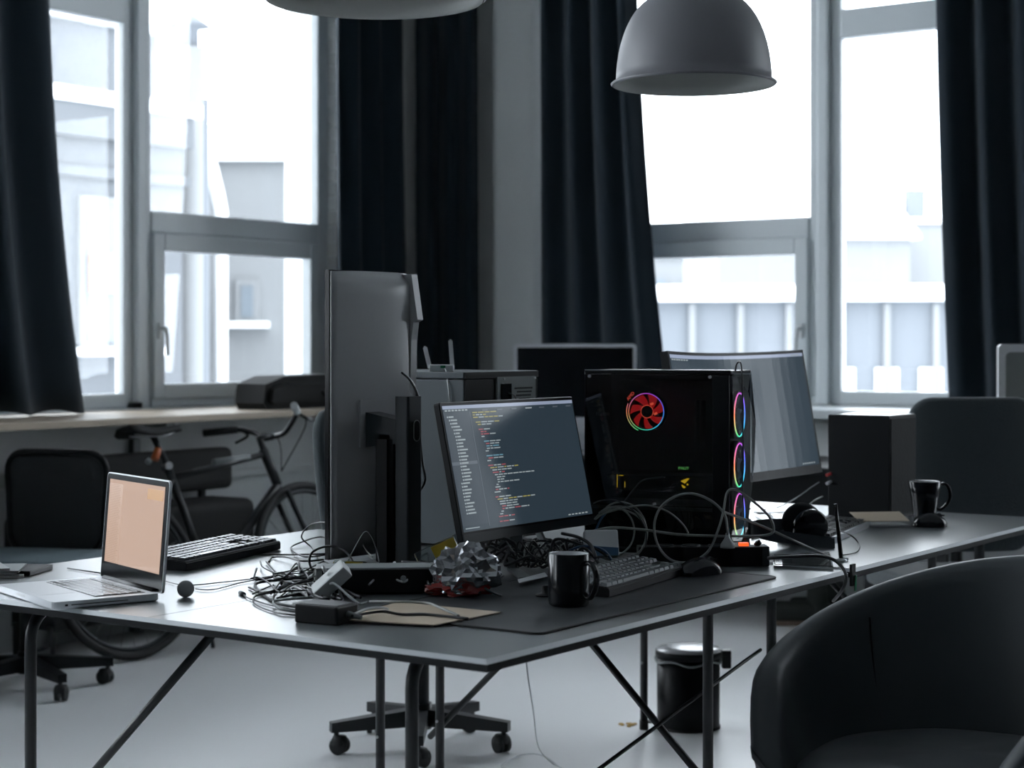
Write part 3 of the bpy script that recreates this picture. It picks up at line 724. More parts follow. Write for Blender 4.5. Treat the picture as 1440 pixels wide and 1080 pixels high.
def monitor_portrait():
    # seen from behind: panel runs along X at Y=2.67, back faces -Y
    x0, x1, yb, z0, z1 = 3.125, 3.40, 2.672, .775, 1.437
    cx = (x0+x1)/2; t = thing('monitor', 'tall monitor turned upright on its stand, its grey back towards us', 'monitor', (cx, yb, .74), 0, 'computer monitors')
    hw = (x1-x0)/2; za, zb = z0-.74, z1-.74
    bm = bmesh.new(); box(bm, (0, .016, (za+zb)/2), (2*hw, .012, zb-za)); obj('screen_side', bm, 'blackgloss', t)
    # convex back shell
    bm = bmesh.new(); nx, nz = 16, 24; G = []
    for i in range(nz+1):
        v = i/nz; z = za+.004+(zb-za-.008)*v; row_ = []
        for j in range(nx+1):
            u = j/nx; x = -hw+.0015+(2*hw-.003)*u
            bul = (.030*math.sin(min(1, u*1.12)*PI/2)**.9 if j < nx else -.002)*min(1, (min(v, 1-v)*30))**.5
            row_.append(bm.verts.new((x, .008-bul, z)))
        G.append(row_)
    for i in range(nz):
        for j in range(nx):
            f = bm.faces.new((G[i][j], G[i][j+1], G[i+1][j+1], G[i+1][j])); f.smooth = True
    bo = [v for i in range(nz+1) for v in (G[i][0], G[i][-1])]
    o = obj('back_shell', bm, 'gback', t); s = o.modifiers.new('thick', 'SOLIDIFY'); s.thickness = .006; s.offset = -1
    bm = bmesh.new(); box(bm, (-hw+.020, .0045, (za+zb)/2), (.002, .006, (zb-za)*.88)); obj('side_groove', bm, 'blackgloss', t)
    # ridge on far edge
    bm = bmesh.new(); prism(bm, [(0, zb-.004), (.034, zb-.004), (.052, zb-.112), (.040, zb-.118), (.034, zb-.16), (.031, zb-.26), (.026, zb-.34), (0, zb-.34)], .022, T(hw-.024, 0, 0) @ R(-PI/2) @ T(-.002, 0, 0))
    obj('edge_ridge', bm, 'gback', t)
    bm = bmesh.new(); box(bm, (-.005, -.0215, zb-.355), (.105, .006, .11), R(-.10)); obj('mount_plate', bm, 'gback', t)
    bm = bmesh.new(); prism(bm, [(-.03, .37), (-.12, .355), (-.12, .30), (-.03, .29)], .05, T(-.055, 0, .0) @ R(PI/2) @ Matrix.Diagonal((1, -1, 1, 1))); obj('mount_arm', bm, 'dgrey', t)
    # column
    bm = bmesh.new(); prism(bm, rrect(.052, .040, .006, 3), .40); bmesh.ops.transform(bm, matrix=T(-.030, -.135, .0) @ R(PI/2, 'X'), verts=bm.verts)
    zs = [v.co.z for v in bm.verts]; bmesh.ops.translate(bm, vec=(0, 0, .008-min(zs)), verts=bm.verts)
    col = obj('stand_column', bm, 'dgrey', t)
    bm = bmesh.new(); prism(bm, rrect(.020, .045, .0099, 6), .003, T(-.026, -.1570, .33)); obj('cable_hole', bm, 'black', col)
    bm = bmesh.new(); tube(bm, [(x-.026, -.1565, z+.33) for x, z in rrect(.022, .047, .0108, 6)], .0012, 6, closed=True); obj('hole_rim', bm, 'greyp', col)
    bm = bmesh.new(); box(bm, (0, -.06, .008), (.24, .22, .012)); bmesh.ops.bevel(bm, geom=bm.edges[:], offset=.003, segments=2, affect='EDGES'); obj('stand_base', bm, 'black', t)
    # lower black backing hump behind the column
    bm = bmesh.new(); box(bm, (-.03, -.085, .17), (.07, .05, .30)); bmesh.ops.bevel(bm, geom=bm.edges[:], offset=.01, segments=2, affect='EDGES'); obj('stand_spine', bm, 'black', t)
monitor_portrait()
# ================================================================== TOWERS
def grey_tower():
    x0, y0 = 3.715, 2.735; Wx, Dy, Hh = .335, .46, .455
    t = thing('computer_tower', 'dark grey computer tower behind the code monitor with the router on top', 'computer', (x0, y0, .74))
    obj('case', bbox((Wx, Dy, Hh-.028), .003, (Wx/2, Dy/2, .008+(Hh-.028)/2)), 'tower', t)
    bm = bmesh.new(); box(bm, (Wx/2, -.001, .008+(Hh-.028)/2), (Wx-.004, .004, Hh-.03)); obj('rear_plate', bm, 'black', t)
    obj('top_lid', bbox((Wx+.004, Dy+.004, .018), .003, (Wx/2, Dy/2, Hh-.009)), 'tower', t)
    bm = bmesh.new(); box(bm, (Wx/2, -.0035, Hh-.009), (Wx, .003, .016)); obj('lid_end', bm, 'black', t)
    px, pz = .226, Hh-.058
    bm = bmesh.new(); box(bm, (px, -.006, pz), (.178, .006, .086)); psu = obj('power_supply', bm, 'greyp', t)
    bm = bmesh.new(); box(bm, (px-.052, -.0095, pz-.008), (.046, .006, .066)); obj('power_socket', bm, 'blackgloss', psu)
    obj('socket_cable', tube(bmesh.new(), [(px-.045, -.012, pz), (px-.03, -.02, pz-.005), (px-.015, -.018, pz-.02), (px-.012, -.014, pz-.05), (px-.012, -.014, pz-.20)], .0022, 6, smooth=5), 'greycab', psu)
    bm = bmesh.new()
    for r_ in range(6):
        for c_ in range(11-r_ % 2):
            if r_ > 0 and (c_ < r_*.4 or c_ > 10-r_*.4): continue
            x = px-.008+c_*.0078+(.0039 if r_ % 2 else 0); z = pz+.012-r_*.0095
            cyl(bm, (x, -.0088, z), (x, -.0102, z), .0027, 6)
    obj('vent_holes', bm, 'black', psu)['kind'] = 'stuff'
    bm = bmesh.new()
    for (sx, sz) in ((.16, Hh-.034), (.236-.07, pz+.038), (.236+.075, pz+.038), (.236+.06, pz-.03), (.236-.07, pz-.04)):
        cyl(bm, (sx, -.009, sz), (sx, -.0115, sz), .003, 8)
    obj('screws', bm, 'steel', t)
    for (a, b) in ((.03, .04), (Wx-.03, .04), (.03, Dy-.04), (Wx-.03, Dy-.04)):
        bm = bmesh.new(); cyl(bm, (a, b, 0), (a, b, .010), .012, 12); obj('foot', bm, 'rubber', t)
grey_tower()
def router():
    p = PD(634, 524, 4.68); z = .74+.455
    t = thing('router', 'small white wireless adapter with two antennas on the grey tower', 'router', (p.x, p.y+.03, z), RY)
    obj('body', bbox((.064, .03, .018), .003, (0, 0, .009)), 'white', t)
    bm = bmesh.new(); box(bm, (.004, -.0155, .0125), (.013, .002, .007)); obj('green_label', bm, 'green', t)
    for (x, a, l) in ((-.030, -.24, .062), (.028, -.07, .078)):
        bm = bmesh.new(); box(bm, (0, 0, l/2), (.011, .008, l)); bmesh.ops.bevel(bm, geom=bm.edges[:], offset=.003, segments=2, affect='EDGES')
        obj('antenna', bm, 'white', t, loc=(x, .004, .006), rot=(0, a, 0))
    obj('usb_cable', tube(bmesh.new(), [(.008, -.016, .006), (.012, -.026, .002), (.019, -.062, -.03), (.026, -.066, -.10), (.030, -.07, -.20)], .0022, 6, smooth=6), 'whitecab', t)
router()
def rgb_tower():
    org = W(.1806, 4.4835, .74); ang = RY-math.radians(21)
    t = thing('gaming_computer', 'black glass-sided computer with a red lit fan and rainbow rings', 'computer', org, ang)
    L, Wd, Hh = .373, .205, .462; zb = .012; sh = .115
    def part(nm, c, s, m, bev=.0015, par=None):
        return obj(nm, bbox(s, bev, c, seg=1), m, par or t)
    part('top_panel', (L/2, Wd/2, Hh-.004), (L, Wd, .008), 'black'); part('bottom_panel', (L/2, Wd/2, zb+.004), (L, Wd, .008), 'black')
    part('far_panel', (L/2, Wd-.003, Hh/2), (L, .006, Hh-zb-.01), 'black'); part('rear_panel', (.003, Wd/2, Hh/2), (.006, Wd-.004, Hh-zb-.01), 'black')
    part('front_frame', (L-.024, Wd/2, Hh/2), (.004, Wd-.012, Hh-zb-.02), 'black')
    part('shroud', (L/2-.004, Wd/2+.002, zb+.008+sh/2), (L-.03, Wd-.02, sh-.01), 'black')
    part('shroud_trim', (L/2, .004, zb+sh-.004), (L-.004, .004, .009), 'greyp')
    part('motherboard', (.17, Wd-.022, .30), (.28, .004, .27), 'black')
    part('graphics_card', (.17, .115, .180), (.26, .11, .040), 'black'); part('memory_stick', (.25, .15, .32), (.006, .04, .13), 'dgrey'); part('memory_stick', (.263, .15, .32), (.006, .04, .13), 'dgrey')
    part('bright_top_edge', (L/2, .001, Hh+.0005), (L, .003, .0018), 'steel'); part('rear_edge_strip', (.001, .001, Hh-.083), (.002, .003, .16), 'steel')
    g = part('side_glass', (L/2, -.002, Hh/2+.002), (L-.002, .004, Hh-zb-.012), 'darkglass')
    for (x, z) in ((.015, Hh-.015), (L-.05, Hh-.015), (.015, .03), (L-.05, .03)):
        bm = bmesh.new(); cyl(bm, (x, -.003, z), (x, -.008, z), .004, 12); obj('glass_screw', bm, 'steel', t)
    # cpu fan facing -y
    fc = bpy.data.objects.new('cooler_fan', None); C.objects.link(fc); fc.parent = t; fc.location = (.142, .062, .358); fc.rotation_euler = (PI/2, 0, 0)
    RR = .0455
    bm = lathe(bmesh.new(), [(RR+.003, -.03), (RR+.003, 0), (RR, 0), (RR, -.03)], 48, closed=True); obj('shroud_ring', bm, 'black', fc)
    for q, rr in ((0, RR), (1, RR+.0055)):
        a0, a1 = (0, 2*PI) if q == 0 else (2.75, 4.3)
        pts = [(rr*math.cos(a), rr*math.sin(a), .002) for a in [a0+(a1-a0)*k/48 for k in range(49)]]
        obj('light_ring', tube(bmesh.new(), pts[:-1] if q == 0 else pts, .0010, 6, closed=(q == 0)), 'rgb', fc)
    for k in range(7):
        a = 2*PI*k/7; bm = bmesh.new(); G = []
        for i in range(7):
            u = i/6; r_ = .016+.027*u; a_ = a+.35*u; hw_ = .30-.04*u
            G.append([bm.verts.new((r_*math.cos(a_+s*hw_), r_*math.sin(a_+s*hw_), -.008+.006*s)) for s in (-1, 0, 1)])
        for i in range(6):
            for j in range(2): bm.faces.new((G[i][j], G[i+1][j], G[i+1][j+1], G[i][j+1]))
        o = obj('blade', bm, 'redglow', fc); s = o.modifiers.new('t', 'SOLIDIFY'); s.thickness = .0012
    bm = bmesh.new(); cyl(bm, (0, 0, -.025), (0, 0, -.003), .0145, 32); obj('hub', bm, 'black', fc)
    pts = [(.0158*math.cos(2*PI*k/32), .0158*math.sin(2*PI*k/32), -.006) for k in range(32)]
    obj('hub_ring', tube(bmesh.new(), pts, .0009, 6, closed=True), 'redhot', fc)
    bm = bmesh.new()
    for a in (.55, -.6): box(bm, (.024*math.cos(a), .024*math.sin(a), -.001), (.009, .006, .001), R(.4))
    obj('led', bm, 'redhot', fc)
    text('fan_lettering', 'AMD', .0115, 'redtext', fc, T(-.0405, .0385, .002) @ R(math.radians(48)))
    # lit marks on the graphics card
    text('card_lettering', 'PALIT', .0095, 'greentext', t, T(.240, .055, .2195) @ R(PI/2, 'X') @ Matrix.Diagonal((1.15, 1, 1, 1)))
    bm = bmesh.new(); s = .0021
    def pg(pp): prism(bm, [((x-540)/18*s*.55, -(y-700)/18*s*.55) for x, y in pp], .001)
    for pp in ([(405, 655), (600, 570), (680, 570), (650, 610), (540, 730)], [(435, 765), (465, 765), (570, 830), (515, 872), (470, 840)], [(595, 735), (620, 720), (648, 740), (645, 770), (615, 780), (595, 765)]): pg(pp)
    lg = obj('falcon_logo', bm, 'yellogo', t, loc=(.243, .055, .184)); lg.scale = (1.3, 1, 1.3)
    bm = bmesh.new()
    for (x, z0, z1) in ((.068, .168, .200), (.088, .168, .183), (.078, .197, .1985)): box(bm, (x, .055, (z0+z1)/2), (.0012 if z1-z0 > .003 else .012, .001, z1-z0))
    obj('amber_strips', bm, 'yellogo', t)
    bm = bmesh.new(); 
    for k in range(8): box(bm, (.022+k*.0045, .03, .352+.0), (.0012, .002, .008), R(0)); 
    obj('rear_fins', bm, 'steel', t)
    # front fans with rainbow rings, behind faceted panel
    for zc in (.352, .228, .104):
        fr = bpy.data.objects.new('front_fan', None); C.objects.link(fr); fr.parent = t; fr.location = (L-.004, Wd/2, zc); fr.rotation_euler = (PI/2, 0, PI/2)
        bm = lathe(bmesh.new(), [(.060, -.02), (.060, 0), (.056, 0), (.056, -.02)], 40, closed=True); obj('fan_frame', bm, 'black', fr)
        pts = [(.0535*math.cos(2*PI*k/48), .0535*math.sin(2*PI*k/48), .001) for k in range(48)]
        obj('light_ring', tube(bmesh.new(), pts, .0014, 6, closed=True), 'rgb2', fr)
        bm = bmesh.new(); cyl(bm, (0, 0, -.02), (0, 0, -.002), .018, 24); obj('hub', bm, 'black', fr)
        bm = bmesh.new()
        for k in range(7):
            a = 2*PI*k/7; box(bm, (.034, 0, -.010), (.034, .018, .002), R(a) @ R(.5, 'X'))
        obj('blades', bm, 'dgrey', fr)
    # faceted transparent front
    bm = bmesh.new(); y0, y1 = .004, Wd-.004
    pts2 = {'a': (0, y0, zb), 'b': (0, y1, zb), 'c': (.018, .09, .07), 'd': (0, y0, .16), 'e': (.002, y1, .19), 'f': (.026, .13, .235), 'g': (.006, y0, .30), 'h': (.022, .16, .33), 'i': (.010, .075, .37), 'j': (0, y0, Hh-.004), 'k': (0, y1, Hh-.004), 'l': (.014, .11, .41)}
    V = {k: bm.verts.new((L+v[0]+.002, v[1], v[2])) for k, v in pts2.items()}
    for tri in ('abc', 'adc', 'bce', 'cdf', 'cef', 'dgf', 'efh', 'fgi', 'fih', 'gij', 'ilj', 'ihl', 'jlk', 'hkl', 'ehk'): bm.faces.new([V[c_] for c_ in tri])
    o = obj('faceted_front', bm, 'darkglass', t)
    obj('side_pillar', bbox((.042, .004, Hh-zb-.01), .001, (L-.023, -.0045, Hh/2)), 'black', t)
    for (a, b) in ((.03, .03), (L-.03, .03), (.03, Wd-.03), (L-.03, Wd-.03)):
        bm = bmesh.new(); cyl(bm, (a, b, 0), (a, b, .014), .014, 14); obj('foot', bm, 'rubber', t)
    return t
rgb_tower()
# speaker
t = thing('speaker', 'square black speaker box behind the mug on the further table', 'speaker', (5.07, 2.15, .74))
obj('cabinet', bbox((.205, .20, .310), .003, (.1025, .10, .155)), 'black', t)
obj('top_plate', bbox((.200, .195, .002), .0008, (.1025, .10, .3105)), 'blackgloss', t)
for (yy, zz_, mm) in ((.19, .13, 'redp'), (.19, .105, 'white')):
    bm = bmesh.new(); cyl(bm, (.0, yy, zz_), (-.022, yy+.004, zz_-.004), .005, 10); obj('audio_plug', bm, mm, t)
bm = bmesh.new(); box(bm, (.1025, -.0015, .155), (.19, .003, .29)); obj('grille', bm, 'blacksoft', t)
# ================================================================== SMALL THINGS ON THE TABLES
def slab(name, label, cat, corners, th, m, z, tilt=None):
    """thin sheet from pixel corners on the table"""
    pts = [P(x, y, z) for x, y in corners]; c = sum(pts, Vector())/len(pts)
    bm = bmesh.new(); A = [bm.verts.new((p_-c).xy.to_3d()) for p_ in pts]; B = [bm.verts.new((p_-c).xy.to_3d()+Vector((0, 0, th))) for p_ in pts]
    bm.faces.new(A[::-1]); bm.faces.new(B)
    for k in range(len(A)): bm.faces.new((A[k], A[(k+1) % len(A)], B[(k+1) % len(A)], B[k]))
    o = obj(name, bm, m); o.location = (c.x, c.y, z); return tag(o, label, cat)
slab('envelope', 'beige kraft envelope lying half on the desk mat behind the power brick', 'envelope', [(704, 862), (610, 880), (470, 872), (560, 848)], .0022, 'kraft', .7446)
# kraft notebook, slightly open
p = P(1243, 741, .74); t = thing('notebook', 'small kraft-covered notebook beside the silver-edged keyboard', 'notebook', (p.x, p.y, .74), RY+.12)
obj('pages', bbox((.145, .085, .005), .001, (0, .03, .0035)), 'paper', t)
bm = bmesh.new(); box(bm, (-.005, .03, .022), (.150, .090, .0015), R(.20, 'X')); obj('cover', bm, 'kraft', t)
# papers and notebook by the laptop
p = P(18, 809, .74); t = thing('paper_stack', 'stack of grey papers and booklets behind the laptop at the left edge', 'papers', (p.x, p.y, .7402), RY+.25)
for k, (dx, dy, a, w_, h_) in enumerate(((0, 0, 0, .21, .15), (-.01, .01, .1, .19, .14), (.0, -.005, -.12, .20, .14), (-.02, .0, .2, .17, .13))):
    bm = bmesh.new(); box(bm, (-.08+dx, .02+dy, .003+.0055*k), (w_, h_, .005), R(a)); obj('sheet', bm, ('paper', 'offw', 'greyp', 'paper')[k], t)
p = P(52, 811, .74); t = thing('pocket_notebook', 'black pocket notebook poking out beside the paper stack', 'notebook', (p.x+.03, p.y+.09, .7402), RY-.15)
obj('cover', bbox((.10, .13, .012), .003, (0, .0, .006)), 'black', t)
bm = bmesh.new(); box(bm, (0, .002, .0065), (.096, .132, .008)); obj('pages', bm, 'paper', t)
bm = bmesh.new(); lathe(bm, [(0, -.0178)]+[(.0178*math.cos(a), .0178*math.sin(a)) for a in [-PI/2+PI*k/16 for k in range(1, 16)]]+[(0, .0178)], 32)
p = P(261, 840, .74); tag(obj('ball', bm, 'ball', loc=(p.x, p.y, .74+.0178)), 'small matte grey ball beside the laptop', 'ball')
# black power brick
p = P(474, 881, .74); t = thing('power_brick', 'black power brick in front of the white adapter near the table edge', 'power adapter', (p.x, p.y, .74), 0)
d1 = P(420, 876, .74); d1 = math.atan2((d1-p).y, (d1-p).x)
t.rotation_euler = (0, 0, d1)
obj('body', bbox((.098, .070, .036), .004, (.049, -.035, .018)), 'black', t)
bm = bmesh.new(); box(bm, (.049, -.035, .0362), (.085, .058, .0012)); obj('top_label', bm, 'dgrey', t)
obj('cord_collar', tube(bmesh.new(), [(0, -.035, .018), (-.03, -.037, .014)], lambda u: .007-.003*u, 10), 'greyp', t)
# white adapter leaning
pc = PD(466, 817, 3.70); t = thing('adapter', 'white mains adapter leaning on the black power brick', 'power adapter', (pc.x, pc.y, pc.z), RY)
bm = bbox((.085, .045, .030), .005, mt=R(math.radians(-42), 'Y') @ R(.35, 'X')); obj('body', bm, 'offw', t)
bm = bmesh.new(); cyl(bm, (-.012, .0, .018), (-.018, .004, .03), .004, 10); obj('prong', bm, 'steel', t)
obj('output_lead', tube(bmesh.new(), [(.0, -.024, -.003), (.012, -.032, -.003), (.045, -.05, -.028), (.075, -.07, -.046)], .0028, 8, smooth=6), 'whitecab', t)
# long black box (extension block) in the cable heap
p = P(446, 838, .74); t = thing('extension_block', 'long black extension block with grey rim under the cables', 'power strip', (p.x, p.y, .74), RY+.10)
obj('body', bbox((.245, .075, .052), .004, (.1225, .0375, .028)), 'black', t)
obj('rim', bbox((.250, .080, .005), .002, (.1225, .0375, .0555)), 'greyp', t)
obj('end_plate', bbox((.012, .078, .050), .002, (.004, .037, .028)), 'greyp', t)
bm = bmesh.new(); cyl(bm, (.18, -.001, .035), (.18, -.010, .034), .006, 12); obj('socket_plug', bm, 'greyp', t)
# antistatic bag
def crumple(name, label, cat, c, size, m, seed, amp=.16, rz=0, flat=.35, sub=4, name2=None):
    bm = bmesh.new(); bmesh.ops.create_icosphere(bm, subdivisions=sub, radius=1)
    off = Vector((seed*3.1, seed*1.7, 0))
    for v in bm.verts:
        n_ = 1.1*(1-2.2*abs(noise.noise(v.co*1.6+off)))+.55*(1-2.2*abs(noise.noise(v.co*3.6+off)))
        v.co *= 1-amp+amp*n_
        v.co.x *= size[0]; v.co.y *= size[1]; v.co.z *= size[2]
        if v.co.z < -size[2]*flat: v.co.z = -size[2]*flat
    mn = min(v.co.z for v in bm.verts); bmesh.ops.translate(bm, vec=(0, 0, -mn), verts=bm.verts)
    o = obj(name, bm, m); o.location = c; o.rotation_euler = (0, 0, rz); return tag(o, label, cat)
p = P(666, 838, .744); crumple('antistatic_bag', 'crumpled shiny silver antistatic bag in front of the code monitor', 'bag', (p.x, p.y+.02, .752), (.068, .045, .064), 'foil', 2, .30, RY, .55)
p = P(643, 838, .744); crumple('wrapper', 'dark red shiny wrapper under the silver bag', 'wrapper', (p.x, p.y, .744), (.065, .03, .022), 'red', 5, .35, RY-.15, .6, 3)
p = P(592, 822, .744); crumple('plastic_bag', 'clear crinkled plastic bag beside the silver bag', 'bag', (p.x, p.y+.03, .744), (.042, .035, .030), 'foil', 9, .45, RY+.3, .5, 4)
def package(label, x, y, D, w_, h_, rot):
    pc = PD(x, y, D); t = thing('package', label, 'package', pc, RY)
    obj('sleeve', bbox((w_, .02, h_), .006, mt=R(rot, 'Y')), 'clear', t)
    bm = bmesh.new(); box(bm, (w_*.12, 0, 0), (w_*.5, .022, h_*.85), R(rot, 'Y')); obj('yellow_label', bm, 'yellow', t)
package('clear package with yellow label behind the silver bag', 620, 778, 3.98, .11, .05, -.45)
package('small clear package with yellow label on top of the extension block', 492, 796, 3.98, .075, .022, 0.05)
# white box by the gaming pc
pc = PD(845, 765, 4.12); t = thing('network_box', 'grey-white box with a blue lower half leaning beside the mug', 'box', pc, RY+.15)
obj('shell', bbox((.078, .03, .062), .005, (0, 0, .0), mt=R(-.30, 'X')), 'white', t)
bm = bmesh.new(); prism(bm, [(-.036, -.030), (.036, -.030), (.037, -.012), (-.037, -.006)], .002, R(-.30, 'X') @ T(0, -.0165, 0)); obj('blue_band', bm, 'bluecab', t)
# power strip
p = P(1070, 797, .74); t = thing('power_strip', 'black power strip with a glowing orange switch below the gaming computer', 'power strip', (p.x, p.y, .74), RY+PI+.02)
obj('body', bbox((.30, .055, .046), .003, (.14, -.0275, .024)), 'black', t)
obj('end_cap', bbox((.018, .057, .047), .003, (-.012, -.0275, .0245)), 'dgrey', t)
bm = bmesh.new(); box(bm, (.037, -.028, .049), (.022, .018, .010)); obj('switch', bm, 'neon', t)
for k in range(3):
    bm = bmesh.new(); lathe(bm, [(.022, .0), (.022, .003), (.019, .003), (.017, -.001), (0, -.001)], 20, T(.10+.062*k, -.028, .0465)); obj('socket', bm, 'dgrey', t)
bm = bmesh.new(); cyl(bm, (.0, -.028, .048), (.006, -.028, .056), .009, 12); obj('button', bm, 'black', t)
# headphones
p = P(1140, 768, .74); t = thing('headphones', 'black over-ear headphones lying in front of the silver-edged keyboard', 'headphones', (p.x, p.y, .74), RY)
cup = lathe(bmesh.new(), [(0, -.022), (.030, -.022), (.044, -.012), (.048, 0), (.048, .012), (.043, .02), (.0, .02)], 40, T(0, .02, .049) @ R(PI/2+.2, 'X') @ R(.25, 'Y')); obj('ear_cup', cup, 'blackgloss', t)
cup = lathe(bmesh.new(), [(0, -.018), (.036, -.018), (.052, -.008), (.054, .006), (.047, .016), (.0, .016)], 40, T(-.015, .055, .056) @ R(PI/2+.1, 'X')); obj('ear_cup', cup, 'blacksoft', t)
bm = bmesh.new()
band = smooth_pts([(-.045, .055, .05), (-.10, .05, .050), (-.15, .03, .045), (-.12, .0, .032), (-.05, -.02, .022), (.02, -.035, .014), (.055, -.045, .008)], 8)
prev = None
for i, q in enumerate(band):
    tn = (band[min(len(band)-1, i+1)]-band[max(0, i-1)]).normalized(); up = Vector((0, .35, 1)).normalized(); sd = tn.cross(up)
    ring = [bm.verts.new(q+up*a*.016+sd*b*.004) for a, b in ((1, -1), (1, 1), (-1, 1), (-1, -1))]
    if prev:
        for k in range(4): bm.faces.new((prev[k], prev[(k+1) % 4], ring[(k+1) % 4], ring[k]))
    else: bm.faces.new(ring)
    prev = ring
bm.faces.new(prev[::-1]); obj('headband', bm, 'dgrey', t)
# thin antenna stick
p = P(1183, 790, .74); t = thing('stick_antenna', 'thin black antenna stick standing upright at the joint of the tables', 'antenna', (p.x, p.y, .74), RY)
bm = bmesh.new(); cyl(bm, (0, 0, .006), (-.014, 0, .140), .0058, 10, .0042); obj('rod', bm, 'blackgloss', t)
bm = bmesh.new(); lathe(bm, [(0, 0), (.014, 0), (.014, .005), (.006, .009), (0, .009)], 20); obj('base', bm, 'steel', t)
bm = bmesh.new(); cyl(bm, (.006, .01, .005), (.018, .012, .006), .005, 10); obj('connector', bm, 'steel', t)
# clear plastic case with wire frame
p0, p1, p2, p3 = P(1088, 798, .742), P(1172, 801, .742), P(1168, 781, .742), P(1086, 784, .742)
cc = (p0+p1+p2+p3)/4; t = thing('plastic_case', 'clear flat plastic case with dark wire outline in front of the headphones', 'case', (cc.x, cc.y, .7402))
bm = bmesh.new(); vv = [bm.verts.new((q-cc).xy.to_3d()+Vector((0, 0, .0005))) for q in (p0, p1, p2, p3)]; v2 = [bm.verts.new(v.co+Vector((0, 0, .006))) for v in vv]
bm.faces.new(v2)
for k in range(4): bm.faces.new((vv[k], vv[(k+1) % 4], v2[(k+1) % 4], v2[k]))
obj('shell', bm, 'clear', t)
obj('wire', tube(bmesh.new(), [(q-cc).xy.to_3d()*.96+Vector((0, 0, .009)) for q in (p0, p1, p2, p3)], .0010, 6, closed=True), 'blackcab', t)
# clip at the joint
p = PD(1199, 806, 4.12); t = thing('strap', 'dark strap hanging over the table joint with a green tab', 'strap', p, 0)
obj('band', bbox((.022, .006, .05), .001, (0, .0, -.004)), 'blacksoft', t)
obj('tab', bbox((.008, .003, .036), .0008, (.006, -.006, -.022), mt=R(.12, 'Y')), 'green', t)
# ================================================================== CABLES
def cable(label, pts, r, m, group=None, sm=7, n=8, plug=None):
    pts = [q if isinstance(q, Vector) else (P(*q) if len(q) == 3 and q[2] < 2 else PD(*q)) for q in pts]
    nm = 'cable'
    c = pts[0].copy()
    bm = tube(bmesh.new(), [q-c for q in pts], r, n, smooth=sm)
    o = obj(nm, bm, m); o.location = c; tag(o, label, 'cable', group)
    if plug:
        d = (pts[1]-pts[0]).normalized(); b2 = bmesh.new(); cyl(b2, -d*.022, d*.004, .0055, 12); cyl(b2, -d*.030, -d*.022, .0042, 12); obj('plug', b2, plug, o)
    return o
z1, z2, z3 = .7435, .750, .757
cable('black cable arching high over the pile at the left of the upright monitor', [(455, 800, z1), (440, 772, 4.55), (424, 755, 4.55), (437, 738, 4.55), (460, 735, 4.5), (478, 742, 4.45)], .0020, 'blackcab')
cable('thin black cable looping flat behind the long keyboard end', [(470, 778, z1), (430, 783, z2), (409, 771, z1), (425, 762, z2), (452, 755, z2), (470, 764, z1)], .0020, 'blackcab')
cable('black cable running level along the pile from the long keyboard', [(345, 779, z1), (400, 780, z1), (450, 779, z2), (480, 777, z2)], .0022, 'blackcab')
cable('black cable curving from the pile in front of the long keyboard', [(378, 790, z1), (383, 784, z1), (400, 783, z2), (425, 789, z2), (455, 787, z2)], .0022, 'blackcab')
cable('thick black cable loop standing up beside the extension block', [(440, 803, z1), (435, 790, 4.05), (440, 776, 4.05), (462, 768, 4.05), (485, 775, 4.03), (498, 795, 4.0), (499, 820, z1)], .0028, 'blackcab')
cable('thin purple-black lead running from the laptop to the pile', [(232, 817, z1), (262, 823, z1), (310, 819, z1), (370, 812, z1), (420, 803, z2), (440, 802, z2)], .0012, 'blackcab')
cable('second thin lead running from the ball towards the pile', [(275, 828, z1), (300, 829, z1), (345, 818, z1), (400, 808, z2), (440, 805, z2)], .0012, 'blackcab')
cable('black coil of thick cable left of the white adapter', [(425, 855, z1), (390, 848, z1), (365, 832, z1), (362, 820, z2), (400, 815, z2), (440, 812, z2)], .0030, 'dgrey')
cable('flat black cable coil crossing in the heap left of the adapter', [(430, 862, z1), (395, 856, z2), (385, 846, z2), (410, 842, z3), (440, 840, z3)], .0030, 'greyp')
cable('black lead with a round metal plug lying left of the heap', [(342, 836, z1), (352, 842, z1), (385, 852, z1), (420, 858, z1)], .0016, 'blackcab', plug='greyp')
cable('black cable winding low through the heap', [(350, 826, z1), (375, 833, z2), (410, 822, z3), (440, 816, z3)], .0026, 'blackcab')
cable('black cable loop at the heap rim, nearest the table edge', [(432, 866, z1), (392, 862, z1), (360, 850, z1), (360, 838, z2), (395, 832, z3), (432, 830, z3)], .0020, 'blackcab')
cable('dark loop lying across the heap behind the adapter', [(404, 812, z2), (412, 802, z2), (440, 799, z3), (450, 806, z3), (430, 815, z3), (410, 818, z2), (440, 835, z3)], .0014, 'blackcab')
for k in range(14):
    x0_ = rnd.uniform(350, 420); y0_ = rnd.uniform(800, 850); q = []
    for j in range(7):
        q.append((x0_+j*13+rnd.uniform(-12, 12), max(775, y0_+rnd.uniform(-16, 14)), z1+.0025*(k % 6)+.002*j/7))
    cable('tangled black cable in the heap left of the adapter', q, rnd.choice([.0018, .0024, .0028]), rnd.choice(['blackcab', 'blackcab', 'dgrey']), 'cable tangle left of the adapter')
for k in range(16):
    x0_ = rnd.uniform(465, 640); y0_ = rnd.uniform(786, 812); q = []
    for j in range(6):
        q.append((x0_+j*18+rnd.uniform(-10, 10), y0_+rnd.uniform(-12, 12), z1+.004*(k % 8)))
    cable('tangled black cable behind the extension block', q, rnd.choice([.0016, .0022, .0026]), rnd.choice(['blackcab', 'dgrey', 'greyp']), 'cable tangle behind the extension block')
